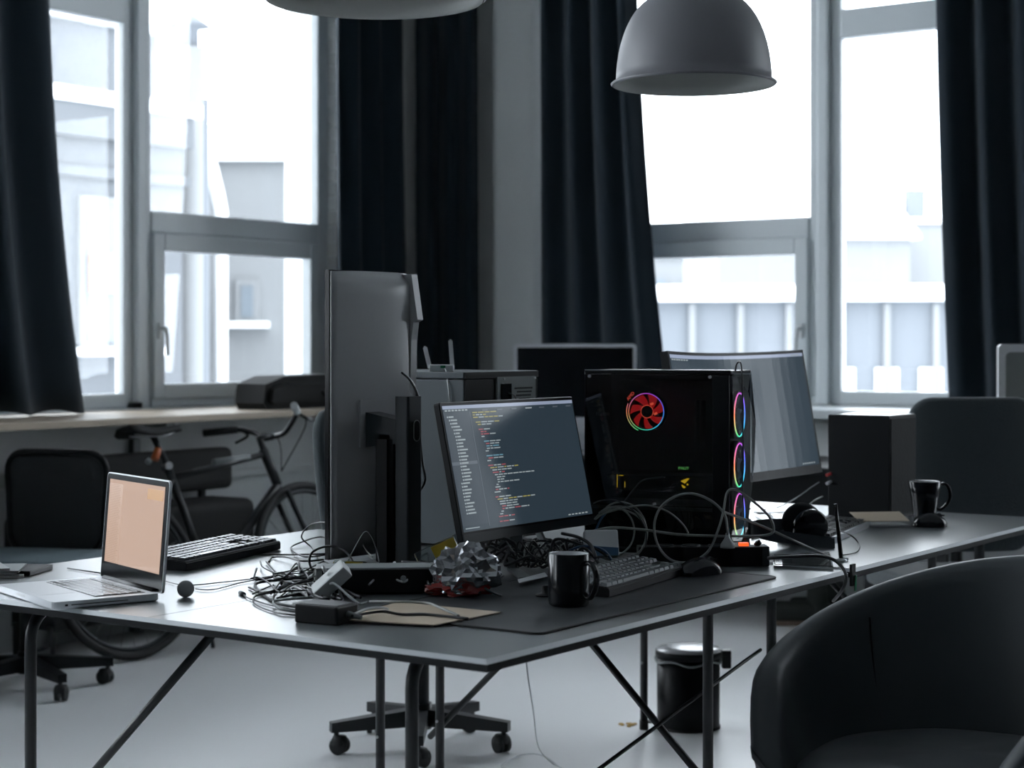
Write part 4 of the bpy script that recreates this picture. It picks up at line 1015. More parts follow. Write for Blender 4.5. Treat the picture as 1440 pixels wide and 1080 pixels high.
for k in range(46):
    x0_ = rnd.uniform(670, 790); D_ = rnd.uniform(4.02, 4.35); q = []
    for j in range(5):
        q.append((x0_+j*16+rnd.uniform(-14, 14), rnd.uniform(757, 798), D_+rnd.uniform(-.02, .02)))
    cable('tangled black cable under the code monitor', q, rnd.choice([.0018, .0026, .0034]), rnd.choice(['blackcab', 'blackcab', 'blackcab', 'dgrey', 'greyp']), 'cable tangle under the code monitor')
cable('pale lead draped over the extension block front', [(555, 791, 3.93), (551, 800, 3.9), (556, 815, 3.87), (561, 835, 3.85), (557, 841, 3.84)], .0030, 'whitecab')
cable('grey lead curving up the extension block to its socket', [(505, 850, z2), (530, 842, 3.83), (552, 828, 3.86), (564, 815, 3.9), (565, 806, 3.93)], .0026, 'greycab')
cable('black cable crossing the beige envelope', [(495, 866, z3), (520, 862, z3), (540, 860, z3), (565, 864, z2), (600, 864, z2), (658, 870, z2)], .0028, 'blackcab')
cable('pale cable running from the power brick over the envelope', [(498, 864, z3), (515, 857, z3), (535, 855, z3), (545, 857, z2)], .0030, 'whitecab')
cable('pale grey lead curving across the top of the envelope', [(520, 846, z2), (560, 846, z3), (600, 848, z3), (622, 856, z3), (645, 866, z2)], .0028, 'greycab')
cable('black cable lying over the silver bag', [(565, 790, 3.9), (600, 792, 3.86), (635, 800, 3.80), (668, 818, 3.74), (690, 832, 3.71), (705, 838, z1)], .0024, 'blackcab')
cable('dark wire standing up in front of the upright monitor', [(490, 788, 4.02), (500, 768, 4.02), (513, 748, 4.02), (522, 754, 4.02), (530, 775, 4.02), (533, 790, 4.0)], .0012, 'greyp')
cable('short grey wire end sticking up beside the upright monitor', [(511, 766, 4.02), (516, 775, 4.02), (524, 783, 4.0)], .0014, 'greycab')
cable('black power lead hanging from the back of the upright monitor', [(565, 524, 4.16), (577, 535, 4.14), (586, 552, 4.12), (590, 575, 4.12), (591, 620, 4.12), (594, 650, 4.14), (598, 675, 4.14), (588, 692, 4.16), (578, 694, 4.16)], .0028, 'blackcab')
cable('black lead behind the left edge of the code monitor', [(636, 715, 4.25), (640, 735, 4.2), (648, 750, 4.15), (650, 764, 4.1)], .0020, 'greyp')
cable('thin dark cable hooked over the top front of the gaming computer', [(1034, 522, 4.40), (1036, 512, 4.38), (1040, 509, 4.36), (1043, 520, 4.34), (1044, 560, 4.34), (1045, 640, 4.34), (1044, 690, 4.34), (1048, 760, 4.30)], .0022, 'blackcab')
cable('big grey cable loop standing in front of the gaming computer', [(830, 748, 4.22), (860, 742, 4.2), (905, 745, 4.18), (960, 752, 4.16), (1040, 754, 4.16), (1080, 752, 4.15), (1088, 742, 4.15), (1078, 722, 4.15), (1050, 698, 4.15), (1032, 688, 4.15), (1022, 694, 4.15), (1017, 720, 4.14), (1010, 745, 4.13), (996, 775, 4.12), (972, 790, 4.12), (945, 788, 4.13), (926, 768, 4.14), (920, 740, 4.15), (928, 715, 4.16), (948, 699, 4.17), (972, 694, 4.17), (998, 703, 4.16), (1018, 722, 4.15), (1023, 745, 4.13), (1023, 752, 4.13)], .0030, 'greycab', sm=8)
t = thing('mains_plug', 'pale cone-shaped plug standing in the black power strip', 'plug', PD(1023, 768, 4.14), 0)
obj('plug_body', lathe(bmesh.new(), [(0, -.004), (.017, -.004), (.016, .004), (.006, .020), (.004, .030), (0, .030)], 20), 'offw', t)
cable('pale flat cable passing behind the gaming computer front to the right', [(1018, 720, 4.34), (1060, 735, 4.28), (1090, 748, 4.25), (1120, 762, 4.25), (1165, 782, z2)], .0032, 'greycab')
cable('long grey cable arching from the code monitor to the middle of the strip', [(838, 730, 4.25), (850, 722, 4.22), (880, 714, 4.2), (912, 711, 4.2), (940, 720, 4.2), (960, 737, 4.2), (968, 750, 4.2)], .0022, 'greycab')
cable('thin dark cable arching up the glass side of the gaming computer', [(876, 708, 4.28), (890, 690, 4.28), (905, 675, 4.28), (935, 671, 4.27)], .0018, 'dgrey')
for k, (cx_, cy_, rx_, ry_) in enumerate(((870, 750, 40, 38), (873, 748, 36, 42), (862, 747, 30, 34), (866, 752, 44, 36))):
    q = [(cx_+rx_*math.cos(a), cy_+ry_*math.sin(a), 4.22+.012*k) for a in [-2.6+5.0*j/11+.15*k for j in range(12)]]
    cable('grey cable coil behind the grey-white box', q, .0022, 'greycab', 'grey cable coil beside the gaming computer')
cable('thin wire rising from the code monitor towards the gaming computer', [(834, 708, 4.2), (850, 703, 4.2), (870, 705, 4.2), (893, 720, 4.2), (908, 745, 4.2), (908, 770, 4.2)], .0018, 'dgrey')
cable('blue cable arching over the grey-white box', [(800, 775, 4.05), (815, 769, 4.03), (835, 769, 4.02), (850, 775, 4.02), (860, 787, 4.03)], .0030, 'bluecab')
cable('thick black cable arching beside the black mug', [(790, 750, 4.05), (812, 755, 4.02), (830, 766, 4.0), (838, 785, 3.98)], .0040, 'blackcab')
cable('blue cable behind the code monitor corner', [(838, 745, 4.3), (845, 730, 4.3), (852, 722, 4.3)], .0026, 'bluecab')
cable('black mains lead from the power strip running off the table joint', [(1080, 785, 4.17), (1110, 783, 4.14), (1150, 782, 4.13), (1172, 787, 4.12), (1186, 800, 4.10), (1190, 815, 4.08), (1184, 830, 4.10), (1172, 845, 4.2)], .0040, 'blackcab', sm=8)
cable('thin black cable looping right of the antenna stick', [(1165, 742, 4.9), (1195, 752, 4.75), (1208, 765, 4.72), (1206, 775, z1), (1196, 779, z1), (1180, 781, z1)], .0018, 'blackcab')
cable('dark audio lead reaching the red plug of the speaker', [(1070, 717, z1), (1095, 713, z1), (1120, 700, 5.25), (1140, 686, 5.2), (1152, 678, 5.15)], .0020, 'greyp')
cable('grey audio lead reaching the white plug of the speaker', [(1065, 722, z1), (1100, 720, z1), (1128, 716, 5.3), (1145, 704, 5.25), (1157, 698, 5.2)], .0022, 'greycab')
cable('white lead coiled on the table behind the headphones', [(1060, 720, z1), (1080, 722, z1), (1088, 729, z1), (1078, 733, z1), (1062, 726, z1)], .0026, 'whitecab')
cable('thin pale cable dropping from the near table to a loop on the floor', [(735, 765, 5.0), (738, 880, 5.0), (741, 940, 5.0), (750, 1000, 5.05), (757, 1050, 5.2), (775, 1072, 5.35), (790, 1082, 5.3), (770, 1092, 5.27), (730, 1088, 5.28), (705, 1078, 5.33), (725, 1064, 5.5), (750, 1060, 5.5), (770, 1066, 5.45), (785, 1078, 5.4)], .0022, 'whitecab', sm=8)
t = tag(obj('stylus', tube(bmesh.new(), [P(95, 799, .743), P(142, 806, .743)], .0016, 8), 'dgrey'), 'thin dark pen lying behind the laptop keyboard', 'pen')
# small black cap next to the mug
p = P(768, 838, MZ); t = tag(obj('cap', lathe(bmesh.new(), [(0, 0), (.022, 0), (.022, .004), (.010, .006), (.010, .022), (0, .022)], 20), 'black', loc=(p.x, p.y, MZ)), 'small black knob lying on the mat left of the black mug', 'knob')
slab('card', 'small white card on the cable heap left of the black mug', 'card', [(728, 816), (766, 806), (770, 811), (730, 820)], .002, 'white', .752)
# ================================================================== CHAIRS
def armchair():
    c = W(.855, 3.42, 0); t = thing('armchair', 'dark leather tub armchair in the right foreground', 'armchair', c, RY+ARM_YAW)
    # local: front is -Y
    n = 56; th0 = math.radians(138); prof_n = []
    bm = bmesh.new(); secs = []
    for i in range(n+1):
        th = -th0+2*th0*i/n; cx_, sx_ = math.cos(th), math.sin(th)    # th=0 is the back (+y)
        e = abs(th)/th0
        rim = .60+.238*(.5+.5*math.cos(min(PI, abs(th)*1.18)))**.8
        if e > .86: rim -= .10*((e-.86)/.14)**2
        R0, R1 = .225, .402
        tk = .062
        def rad(z): 
            u = (z-.17)/(rim-.17); return R0+(R1-R0)*math.sin(min(1, max(0, u))*PI/2*.95)
        pts = []
        for z in (.17, .22, .30, .40, .50): pts.append((rad(z), z))
        for k in range(5): z = .50+(rim-.035-.50)*(k+1)/5; pts.append((rad(z), z))
        for k in range(1, 8): a = PI*k/8; pts.append((rad(rim)-tk/2+tk/2*math.cos(a), rim-.035+tk/2*math.sin(a)*1.05))
        for k in range(6): z = rim-.045-(rim-.045-.36)*k/5; pts.append((max(.2, rad(z)-tk-.008*math.sin(PI*k/5)), z))
        pts.append((.18, .34)); pts.append((.18, .17))
        secs.append([bm.verts.new((r_*sx_, r_*cx_, z)) for r_, z in pts])
    for A, B in zip(secs, secs[1:]):
        m_ = len(A)
        for k in range(m_):
            f = bm.faces.new((A[k], A[(k+1) % m_], B[(k+1) % m_], B[k])); f.smooth = True
    # rounded arm fronts
    for S, sg in ((secs[0], -1), (secs[-1], 1)):
        cen = sum((v.co for v in S), Vector())/len(S)
        th = sg*th0; dirn = Vector((math.cos(th)*sg, -math.sin(th)*sg, 0))
        ring = [bm.verts.new(cen+(v.co-cen)*.72+dirn*.035) for v in S]; ring2 = [bm.verts.new(cen+(v.co-cen)*.3+dirn*.045) for v in S]
        m_ = len(S)
        for k in range(m_):
            for A, B in ((S, ring), (ring, ring2)):
                f = bm.faces.new((A[k], A[(k+1) % m_], B[(k+1) % m_], B[k])); f.smooth = True
        bm.faces.new(ring2)
    shell = obj('shell', bm, 'leather', t)
    # seat cushion
    bm = bmesh.new(); G = []
    NR, NA = 10, 40
    prof = [(0, .500), (.10, .500), (.20, .494), (.25, .484), (.284, .46), (.288, .43), (.275, .38), (0, .36)]
    lathe(bm, prof, 40)
    for v in bm.verts:
        v.co.y = v.co.y*1.05-.03; v.co.z += .008*noise.noise(v.co*9)
    obj('seat_cushion', bm, 'leather', t)
    bm = bmesh.new(); lathe(bm, [(0, .40), (.26, .40), (.25, .28), (.20, .17), (0, .17)], 36); obj('under_seat', bm, 'leather', t)
    bm = bmesh.new(); cyl(bm, (0, 0, .03), (0, 0, .18), .03, 20); obj('pedestal', bm, 'steel', t)
    bm = bmesh.new(); lathe(bm, [(0, 0), (.24, 0), (.24, .008), (.05, .025), (.03, .05), (0, .05)], 40); obj('base_plate', bm, 'steel', t)
    pts = []
    for z in (.55, .62, .68): pass
    # seam lines on the inside of the shell
    for th in (math.radians(-70), math.radians(70)):
        rim = .60+.238*(.5+.5*math.cos(min(PI, abs(th)*1.18)))**.8; q = []
        for k in range(8):
            z = .5+(rim-.05-.5)*k/7; r_ = .225+.177*math.sin(min(1, (z-.17)/(rim-.17))*PI/2*.95)-.068; q.append((r_*math.sin(th), r_*math.cos(th), z))
        obj('seam', tube(bmesh.new(), q, .002, 6), 'black', t)
ARM_YAW = math.radians(-50)
armchair()
def star_base(t, hub, R_, a0, m='blackmetal', hz=.42):
    bm = bmesh.new(); cyl(bm, (hub[0], hub[1], .07), (hub[0], hub[1], hz), .026, 20); cyl(bm, (hub[0], hub[1], .06), (hub[0], hub[1], .14), .034, 20); obj('gas_column', bm, m, t)
    for k in range(5):
        a = a0+2*PI*k/5; d = Vector((math.cos(a), math.sin(a), 0)); h = Vector((*hub, 0))
        bm = bmesh.new(); s = d.cross(Vector((0, 0, 1)))
        v = []
        for (u, w_, z0, z1_) in ((.02, .024, .07, .125), (R_, .017, .068, .098)):
            v.append([bm.verts.new(h+d*u+s*sx*w_+Vector((0, 0, zz_))) for sx, zz_ in ((-1, z0), (1, z0), (1, z1_), (-1, z1_))])
        for q in range(4): bm.faces.new((v[0][q], v[0][(q+1) % 4], v[1][(q+1) % 4], v[1][q]))
        bm.faces.new(v[0][::-1]); bm.faces.new(v[1]); lg = obj('base_arm', bm, m, t)
        bm = bmesh.new(); c_ = h+d*(R_-.018); rr = Vector((math.cos(a+.9), math.sin(a+.9), 0)); off = Vector((-rr.y, rr.x, 0))*.012
        for sg in (-1, 1): cyl(bm, c_+rr*sg*.006+off+Vector((0, 0, .027)), c_+rr*sg*.020+off+Vector((0, 0, .027)), .027, 20)
        cyl(bm, c_+Vector((0, 0, .03)), c_+Vector((0, 0, .075)), .008, 10)
        lathe(bm, [(0, .058), (.020, .056), (.026, .045), (.028, .03)], 16, T(*(c_+off))); obj('caster', bm, 'rubber', lg)
def office_chair(label, loc, ang, hub=(0, 0), a0=0, back_w=.43, z0=.55, z1=1.06, zs=.47, m='fabric', seatm=None, lean=.06, R_=.29, arms=False, taper=.8):
    """local: back faces +y (back of the chair at +y), front -y"""
    t = thing('office_chair', label, 'chair', loc, ang, 'office chairs')
    hb = z1-z0; zm = (z0+z1)/2; out = rrect(back_w, hb, .085, 8)
    bm = bmesh.new(); rings = []
    dens = []
    for k in range(len(out)):
        a_, b_ = Vector(out[k]), Vector(out[(k+1) % len(out)]); m_ = max(1, int((b_-a_).length/.04))
        dens += [a_.lerp(b_, q/m_) for q in range(m_)]
    def pt(x, z, y):
        v = z/hb+.5; x *= taper+(1-taper)*math.sin(min(1, max(0, v)*1.35)*PI/2)
        return (x, .21+lean*v+.03*(1-(2*x/back_w)**2)+y, zm+z)
    for (sc, y) in ((0, -.026), (.35, -.026), (.7, -.025), (.9, -.022), (.98, -.012), (1, 0), (.98, .012), (.9, .022), (.7, .025), (.35, .026), (0, .026)):
        if sc == 0: rings.append([bm.verts.new(pt(0, 0, y))])
        else: rings.append([bm.verts.new(pt(q.x*sc if sc < .9 else q.x-(1-sc)*.12*(1 if q.x > 0 else -1), q.y*sc if sc < .9 else q.y-(1-sc)*.12*(1 if q.y > 0 else -1), y)) for q in dens])
    for A_, B_ in zip(rings, rings[1:]):
        n_ = max(len(A_), len(B_))
        for k in range(n_):
            k2 = (k+1) % n_
            if len(A_) == 1: f = bm.faces.new((A_[0], B_[k2], B_[k]))
            elif len(B_) == 1: f = bm.faces.new((A_[k], A_[k2], B_[0]))
            else: f = bm.faces.new((A_[k], A_[k2], B_[k2], B_[k]))
            f.smooth = True
    obj('backrest', bm, m, t)
    obj('seat', bbox((.47, .46, .075), .03, (0, 0, zs-.037), seg=4), seatm or m, t, shade='auto')
    obj('back_bracket', tube(bmesh.new(), [(0, .05, zs-.09), (0, .24, zs-.07), (0, .275, zs+.03), (0, .27, z0+.12)], .018, 10, smooth=5), 'blackmetal', t)
    bm = bmesh.new(); box(bm, (0, 0, zs-.095), (.16, .20, .04)); obj('mechanism', bm, 'blackmetal', t)
    star_base(t, hub, R_, a0, hz=zs-.10)
    if arms:
        for sx in (-1, 1):
            obj('armrest', tube(bmesh.new(), [(sx*.20, .05, zs-.09), (sx*.29, .05, zs-.05), (sx*.29, .05, zs+.18), (sx*.29, -.12, zs+.2)], .014, 10, smooth=5), 'black', t)
    return t
c = W(-.286, 5.65, 0)
office_chair('grey office chair behind the near table, its black star base visible under the tabletop', c, RY+math.radians(62), a0=math.radians(-17)-math.radians(62), back_w=.44, z0=.52, z1=1.06, lean=.04, taper=.62)
c = W((38-720)/F*6.6, 6.6, 0)
# mesh chair: frame + mesh
t = thing('mesh_chair', 'black mesh-backed office chair with a grey seat at the left edge', 'chair', c, RY+math.radians(180-12), 'office chairs')
def mesh_chair(t):
    bw, za, zb = .41, .475, .855
    loop = []
    for x, z in rrect(bw, zb-za, .075, 6, 0, (za+zb)/2): loop.append((x*(1-.08*(zb-z)/(zb-za)), -.24-.02*(1-(2*x/bw)**2)*-1, z))
    obj('back_frame', tube(bmesh.new(), loop, .013, 10, closed=True), 'black', t)
    bm = bmesh.new(); vv = [bm.verts.new(q) for q in loop]; bm.faces.new(vv); o = obj('back_mesh', bm, 'mesh', t); s = o.modifiers.new('t', 'SOLIDIFY'); s.thickness = .006
    for zz_ in (za+.09, za+.15):
        obj('lumbar_bar', tube(bmesh.new(), [(-bw/2*.93, -.245, zz_+.02), (0, -.275, zz_), (bw/2*.93, -.245, zz_+.02)], .010, 8, smooth=6), 'black', t)
    obj('seat', bbox((.47, .45, .07), .03, (0, 0, .46), seg=4), 'seatgrey', t, shade='auto')
    obj('back_bracket', tube(bmesh.new(), [(0, -.03, .40), (0, -.26, .40), (0, -.295, .46), (0, -.285, .60)], .017, 10, smooth=5), 'black', t)
    for sx in (-1, 1): obj('back_arm', tube(bmesh.new(), [(0, -.285, .47), (sx*.10, -.28, .52), (sx*.19, -.25, .60)], .011, 8, smooth=5), 'black', t)
    bm = bmesh.new(); box(bm, (0, 0, .405), (.16, .22, .04)); obj('mechanism', bm, 'black', t)
    star_base(t, (0, 0), .31, math.radians(20)-math.radians(168), 'black', .39)
mesh_chair(t)
c = W(1.545, 6.35, 0)
office_chair('large dark fabric chair back standing behind the speaker and tapered mug', c, RY+PI+.12, a0=.3, back_w=.46, z0=.56, z1=1.085, lean=-.0, taper=.93)
# ================================================================== BIN
c = W(.583, 5.95, 0); t = thing('pedal_bin', 'black round pedal bin with a liner rim on the floor under the tables', 'bin', c, RY)
obj('body', lathe(bmesh.new(), [(0, .002), (.100, .002), (.103, .01), (.104, .235), (0, .235)], 40), 'black', t)
obj('lid', lathe(bmesh.new(), [(.107, .236), (.108, .250), (.102, .262), (.07, .268), (0, .270)], 40), mat('bin_lid', (.40, .41, .42), .25, spec=.9), t)
obj('lid_rim', lathe(bmesh.new(), [(.106, .232), (.109, .234), (.109, .254), (.106, .256)], 40, closed=True), 'black', t)
bm = bmesh.new(); pts = [(.1075*math.cos(a)*(1+.015*math.sin(7*a)), .1075*math.sin(a)*(1+.015*math.sin(7*a)), .222+.006*math.sin(5*a)) for a in [2*PI*k/60 for k in range(60)]]
obj('liner_rim', tube(bm, pts, .004, 6, closed=True), 'greyp', t)
obj('hinge', bbox((.03, .04, .06), .004, (.125, 0, .225)), 'black', t)
obj('pedal', bbox((.05, .04, .006), .002, (-.118, -.02, .022)), 'black', t)
obj('foot_ring', lathe(bmesh.new(), [(.098, 0), (.106, 0), (.106, .008), (.098, .008)], 40, closed=True), 'rubber', t)
bm = bmesh.new()
for k in range(9):
    q = bmesh.ops.create_icosphere(bm, subdivisions=1, radius=rnd.uniform(.006, .011), matrix=T(rnd.uniform(-.026, .026), rnd.uniform(-.02, .02), .003) @ Matrix.Diagonal((1, 1, .4, 1)))
c = W((883-720)/F*5.98, 5.98, 0); tag(obj('dry_leaf', bm, 'crumb', loc=c), 'scrap of yellow dried leaf on the floor left of the bin', 'leaf')
# ================================================================== BICYCLE
def bike():
    A = W(-1.50, 7.18, .335); B = W(-.835, 7.83, .335); d = (B-A); L = d.length; ang = math.atan2(d.y, d.x)
    t = thing('bicycle', 'black bicycle standing under the window counter', 'bicycle', (A.x, A.y, .004), ang)
    t.rotation_euler = (math.radians(-12), 0, ang)
    s = L/1.0
    def p3(x, z, y=0): return (x*s, y, z)
    RW = .335
    steer = math.radians(8)
    def wheel(nm, x, rz=0):
        wl_ = bpy.data.objects.new(nm, None); C.objects.link(wl_); wl_.parent = t; wl_.location = (x*s, 0, RW); wl_.rotation_euler = (0, 0, rz)
        pts = [((RW-.018)*math.cos(a), 0, (RW-.018)*math.sin(a)) for a in [2*PI*k/56 for k in range(56)]]
        obj('tyre', tube(bmesh.new(), pts, .018, 12, closed=True), 'tread', wl_)
        obj('rim', tube(bmesh.new(), [((RW-.042)*math.cos(a), 0, (RW-.042)*math.sin(a)) for a in [2*PI*k/56 for k in range(56)]], .010, 8, closed=True), 'dgrey', wl_)
        bm = bmesh.new(); cyl(bm, (0, -.035, 0), (0, .035, 0), .018, 16); obj('hub', bm, 'blackmetal', wl_)
        bm = bmesh.new()
        for k in range(28):
            a = 2*PI*k/28; sy = .028 if k % 2 else -.028; cyl(bm, (.015*math.cos(a+.6), sy, .015*math.sin(a+.6)), ((RW-.045)*math.cos(a), 0, (RW-.045)*math.sin(a)), .001, 5)
        obj('spokes', bm, 'greyp', wl_)
    wheel('rear_wheel', 0); wheel('front_wheel', 1.0, steer)
    bb = (.42, .275); seat = (.27, .78); ht = (.815, .80); hb = (.865, .66)
    def tb(nm, a, b, r, m='blackmetal', ya=0, yb=0, par=None): return obj(nm, tube(bmesh.new(), [p3(a[0], a[1], ya), p3(b[0], b[1], yb)], r, 12), m, par or t)
    tb('seat_tube', bb, seat, .016); tb('top_tube', (seat[0]+.02, seat[1]-.06), ht, .014); tb('down_tube', bb, hb, .021); tb('head_tube', (ht[0]-.01, ht[1]+.02), hb, .021)
    lt = obj('tube_decal', tube(bmesh.new(), [p3(.52, .775), p3(.72, .788)], .0155, 12), 'greyp', t)
    for yy in (-.05, .05):
        tb('chain_stay', (0, RW), bb, .009, ya=yy, yb=yy*.5); tb('seat_stay', (0, RW), (seat[0]+.01, seat[1]-.07), .008, ya=yy, yb=yy*.3)
        tb('fork_blade', (hb[0]+.01, hb[1]-.03), (1.0, RW), .012, ya=yy, yb=yy*1.0)
    tb('fork_crown', (hb[0], hb[1]-.02), (hb[0]+.012, hb[1]-.05), .03)
    tb('seat_post', seat, (seat[0]-.055, .90), .013)
    bm = bmesh.new(); cyl(bm, p3(seat[0]-.0, seat[1]-.01, -.02), p3(seat[0], seat[1]-.01, .02), .016, 14); obj('seat_clamp', bm, 'steel', t)
    tb('rear_reflector', (seat[0]-.06, .80), (seat[0]-.035, .845), .016, 'orange')
    tb('tail_light', (seat[0]-.10, .79), (seat[0]-.085, .80), .012, 'greyp')
    # saddle
    bm = bmesh.new(); G = []; sx0 = seat[0]*s-.055*s
    for i in range(17):
        u = i/16; x = -.135+.27*u; wv = .075*(1-u)**1.3*(1 if u > .06 else .8)+.020; z = .925+.012*math.cos(u*PI)**2
        G.append([bm.verts.new((sx0+x, wv*a, z+(.0 if abs(a) < .9 else -.022)+.006*(1-a*a))) for a in (-1, -.7, -.3, 0, .3, .7, 1)])
    for i in range(16):
        for j in range(6):
            f = bm.faces.new((G[i][j], G[i+1][j], G[i+1][j+1], G[i][j+1])); f.smooth = True
    o = obj('saddle', bm, 'blacksoft', t); q = o.modifiers.new('t', 'SOLIDIFY'); q.thickness = .018
    for yy in (-.02, .02): obj('saddle_rail', tube(bmesh.new(), [(sx0-.10, yy, .905), (sx0-.03, yy, .895), (sx0+.06, yy, .897), (sx0+.11, yy*.4, .915)], .004, 8), 'steel', t)
    # stem, bars
    hx, hz = ht[0]-.02, ht[1]+.03
    tb('steerer', ht, (hx-.005, .880), .014); tb('stem', (hx-.005, .87), (hx+.075, .875), .016)
    bar = [(hx*s+.075*s, 0, .915)]
    for sg, nm in ((1, 'left'), (-1, 'right')):
        b_ = [(hx*s+.078, 0, .875), (hx*s+.082, sg*.07, .878), (hx*s+.08, sg*.14, .915), (hx*s+.05, sg*.22, .945), (hx*s-.02, sg*.30, .95)]
        b_ = [(x, y*math.cos(.0)-0, z) for x, y, z in b_]
        obj('handlebar', tube(bmesh.new(), b_, .0115, 10, smooth=6), 'blackmetal', t)
        e0, e1 = Vector(b_[-2]), Vector(b_[-1]); dd = (e1-e0).normalized()
        obj('grip', tube(bmesh.new(), [e0+dd*.0, e1+dd*.05], .0165, 12), 'rubber' if sg > 0 else 'white', t)
        obj('brake_lever', tube(bmesh.new(), [e0-dd*.01, e0+Vector((.05, sg*.0, -.03)), e0+Vector((.03, sg*.07, -.05))], .006, 8, smooth=4), 'black', t)
        obj('brake_cable', tube(bmesh.new(), [e0+Vector((.04, 0, -.02)), e0+Vector((.12, -sg*.12, -.06)), (hb[0]*s+.03, 0, .72)], .003, 6, smooth=8), 'blackcab', t)
    # cranks
    bm = bmesh.new(); lathe(bm, [(.07, -.002), (.085, -.002), (.085, .002), (.07, .002)], 30, T(bb[0]*s, -.045, bb[1]) @ R(PI/2, 'X'), closed=True); box(bm, (bb[0]*s, -.045, bb[1]), (.15, .003, .02)); box(bm, (bb[0]*s, -.045, bb[1]), (.02, .003, .15)); obj('chainring', bm, 'steel', t)
    tb('crank', bb, (bb[0]+.12, bb[1]-.11), .009, ya=-.06, yb=-.07); tb('crank', bb, (bb[0]-.12, bb[1]+.11), .009, ya=.06, yb=.07)
    for (x, z, yy) in ((bb[0]+.12, bb[1]-.11, -.11), (bb[0]-.12, bb[1]+.11, .11)): obj('pedal', bbox((.09, .08, .02), .004, p3(x, z, yy)), 'black', t)
    obj('chain', tube(bmesh.new(), [(0, -.045, RW+.03), (bb[0]*s, -.045, bb[1]+.08), (bb[0]*s+.08, -.045, bb[1]), (bb[0]*s, -.045, bb[1]-.08), (0, -.045, RW-.03), (-.03, -.045, RW)], .005, 6, closed=True, smooth=3), 'dgrey', t)
    obj('kickstand', tube(bmesh.new(), [p3(.36, .27, -.03), p3(.28, .005, -.16)], .008, 8), 'blackmetal', t)
bike()
# padded bench chair behind the bicycle
c = W(-1.42, 8.02, 0); t = thing('lounge_chair', 'low black padded lounge seat against the wall behind the bicycle', 'chair', (c.x-.0, 5.56, 0), 0)
t.location = (5.32, 5.72, 0)
obj('back_cushion', bbox((1.22, .09, .19), .04, (.1, .065, .70), seg=5), 'blacksoft', t, shade='auto')
obj('seat_cushion', bbox((1.20, .30, .20), .05, (.1, .02, .47), seg=5), 'blacksoft', t, shade='auto')
bm = bmesh.new(); box(bm, (.1, .03, .24), (1.1, .26, .26)); obj('seat_box', bm, 'blacksoft', t)
for sx in (-.45, .65):
    for sy in (-.08, .13):
        bm = bmesh.new(); cyl(bm, (sx, sy, 0), (sx, sy, .13), .015, 12); obj('leg', bm, 'blackmetal', t)
for sx in (-.40, .60):
    bm = bmesh.new(); box(bm, (sx, .12, .50), (.03, .02, .40)); obj('back_post', bm, 'blackmetal', t)
# things on the counter
t = thing('equipment_bag', 'long black equipment bag lying on the wooden counter', 'bag', (6.80, 5.88, SILL), math.radians(2))
bm = bmesh.new(); prism(bm, [(-.52, .0), (-.545, .03), (-.53, .12), (-.40, .155), (-.05, .160), (-.045, .150), (.75, .152), (.78, .08), (.75, 0)], .24, T(0, -.12, 0))
bmesh.ops.bevel(bm, geom=[e for e in bm.edges if abs(e.verts[0].co.y-e.verts[1].co.y) < 1e-4], offset=.03, segments=4, affect='EDGES')
obj('body', bm, 'blacksoft', t, shade='auto')
obj('zip', tube(bmesh.new(), [(-.52, -.123, .115), (-.1, -.123, .12), (.7, -.123, .12)], .003, 6), 'dgrey', t)
obj('carry_handle', tube(bmesh.new(), [(-.15, -.12, .08), (-.1, -.14, .045), (.1, -.14, .045), (.15, -.12, .08)], .009, 8, smooth=5), 'black', t)
p = W((185-720)/F*8.55, 8.55, SILL); t = thing('marker', 'dark marker pen with pale wooden stick lying on the counter', 'pen', (p.x, p.y, SILL), RY)
bm = bmesh.new(); cyl(bm, (-.04, 0, .016), (.05, 0, .016), .016, 12); obj('dark_part', bm, 'black', t)
bm = bmesh.new(); cyl(bm, (-.22, .0, .006), (-.04, 0, .014), .005, 10); obj('stick', bm, 'wood', t)
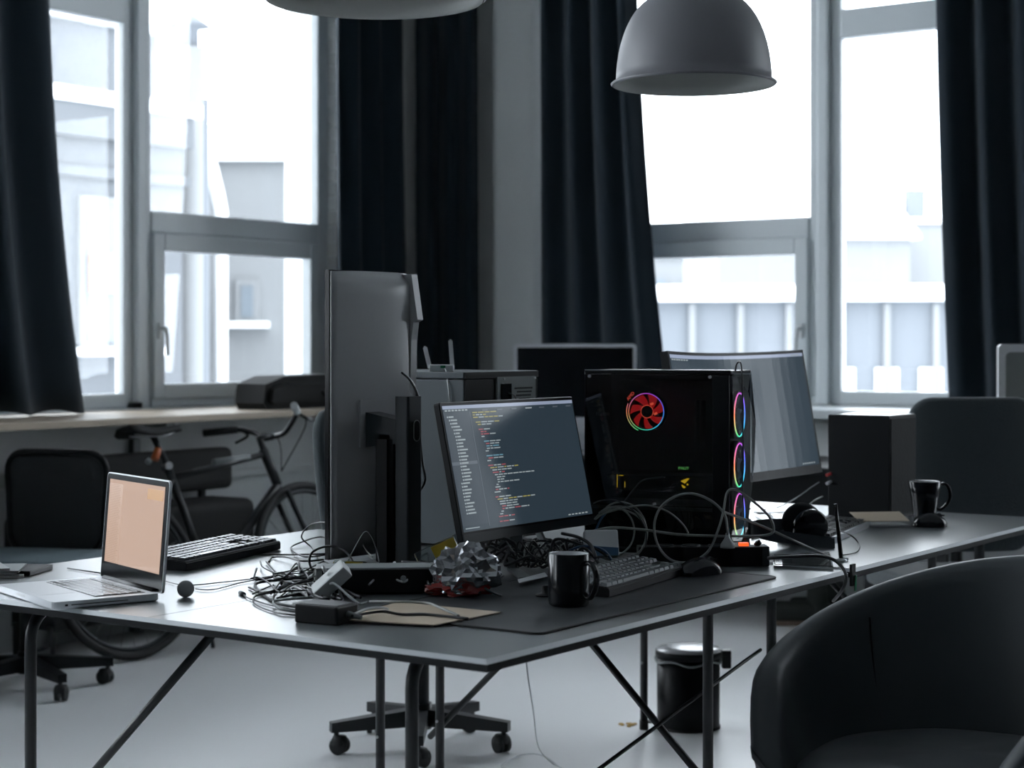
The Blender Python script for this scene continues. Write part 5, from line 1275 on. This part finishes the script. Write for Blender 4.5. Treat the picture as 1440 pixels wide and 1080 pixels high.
# ================================================================== FAR DESKS AND SCREENS
def far_desk(label, cx_, cy_, lx, ly, top='dgrey'):
    t = thing('desk', label, 'desk', (cx_, cy_, 0))
    obj('tabletop', bbox((lx, ly, .03), .003, (0, 0, .725)), top, t)
    for sx in (-1, 1):
        for sy in (-1, 1):
            bm = bmesh.new(); box(bm, (sx*(lx/2-.05), sy*(ly/2-.05), .355), (.04, .04, .71)); obj('leg', bm, 'blackmetal', t)
    return t
t = far_desk('far dark desk by the right wall, mostly hidden behind the computers', 7.38, 4.2, .75, 2.6, 'black')
bm = bmesh.new(); box(bm, (-.33, 0, .62), (.02, 2.4, .18)); obj('front_panel', bm, 'black', t)
def imac(label, loc, ang, back=False, Wd=.60):
    t = thing('desktop_display', label, 'monitor', loc, ang, 'silver desktop displays')
    z0, z1 = .16, .525; hw = Wd/2
    bm = bmesh.new(); prism(bm, rrect(Wd, z1-z0+.06, .018, 5, 0, (z0+z1)/2-.03), .022, T(0, 0, 0)); obj('housing', bm, 'lapalu', t)
    if back:
        bm = bmesh.new(); prism(bm, rrect(Wd-.05, z1-z0, .018, 5, 0, (z0+z1)/2-.03), .012, T(0, .02, 0)); obj('back_panel', bm, 'greyp', t)
    bm = bmesh.new(); box(bm, (0, -.0012, (z0+z1)/2+.0), (Wd-.035, .002, z1-z0-.035)); obj('screen', bm, 'blackgloss', t)
    bm = bmesh.new(); box(bm, (0, .035, .11), (.18, .006, .18), R(-.10, 'X')); obj('stand_leg', bm, 'alu', t)
    bm = bmesh.new(); box(bm, (0, .04, .004), (.20, .18, .008)); obj('stand_foot', bm, 'alu', t)
    return t
c = W((808.5-720)/F*8.55, 8.55, .74); imac('silver-framed display with a black reflective screen, far behind the computers', c, RY-.06, False, .585)
far_desk('far desk with brown edge at the right, behind the large chair', 6.55, 2.05, .8, 1.4, 'wood')
c = W((1400-720)/F*6.75+.29, 6.75, .74); imac('grey display back at the far right edge behind the large chair', c, RY+PI+.05, True, .58)
# boots near the right wall
for k, (dx, dd) in enumerate(((0, 0), (.10, .12))):
    c = W((1128-720)/F*8.2+dx, 8.1+dd, 0); t = thing('boot', 'dark boot with tan sole on the floor by the right wall' if k == 0 else 'second dark boot, just behind the first by the right wall', 'boot', c, RY-.1)
    bm = bmesh.new(); lathe(bm, [(0, .02), (.045, .02), (.047, .10), (.042, .20), (.05, .24), (0, .24)], 20, T(.05, 0, 0)); obj('shaft', bm, 'shoe', t)
    obj('toe', bbox((.27, .09, .09), .035, (-.02, 0, .06), seg=4), 'shoe', t, shade='auto')
    obj('sole', bbox((.28, .095, .022), .006, (-.02, 0, .011)), 'sole', t)
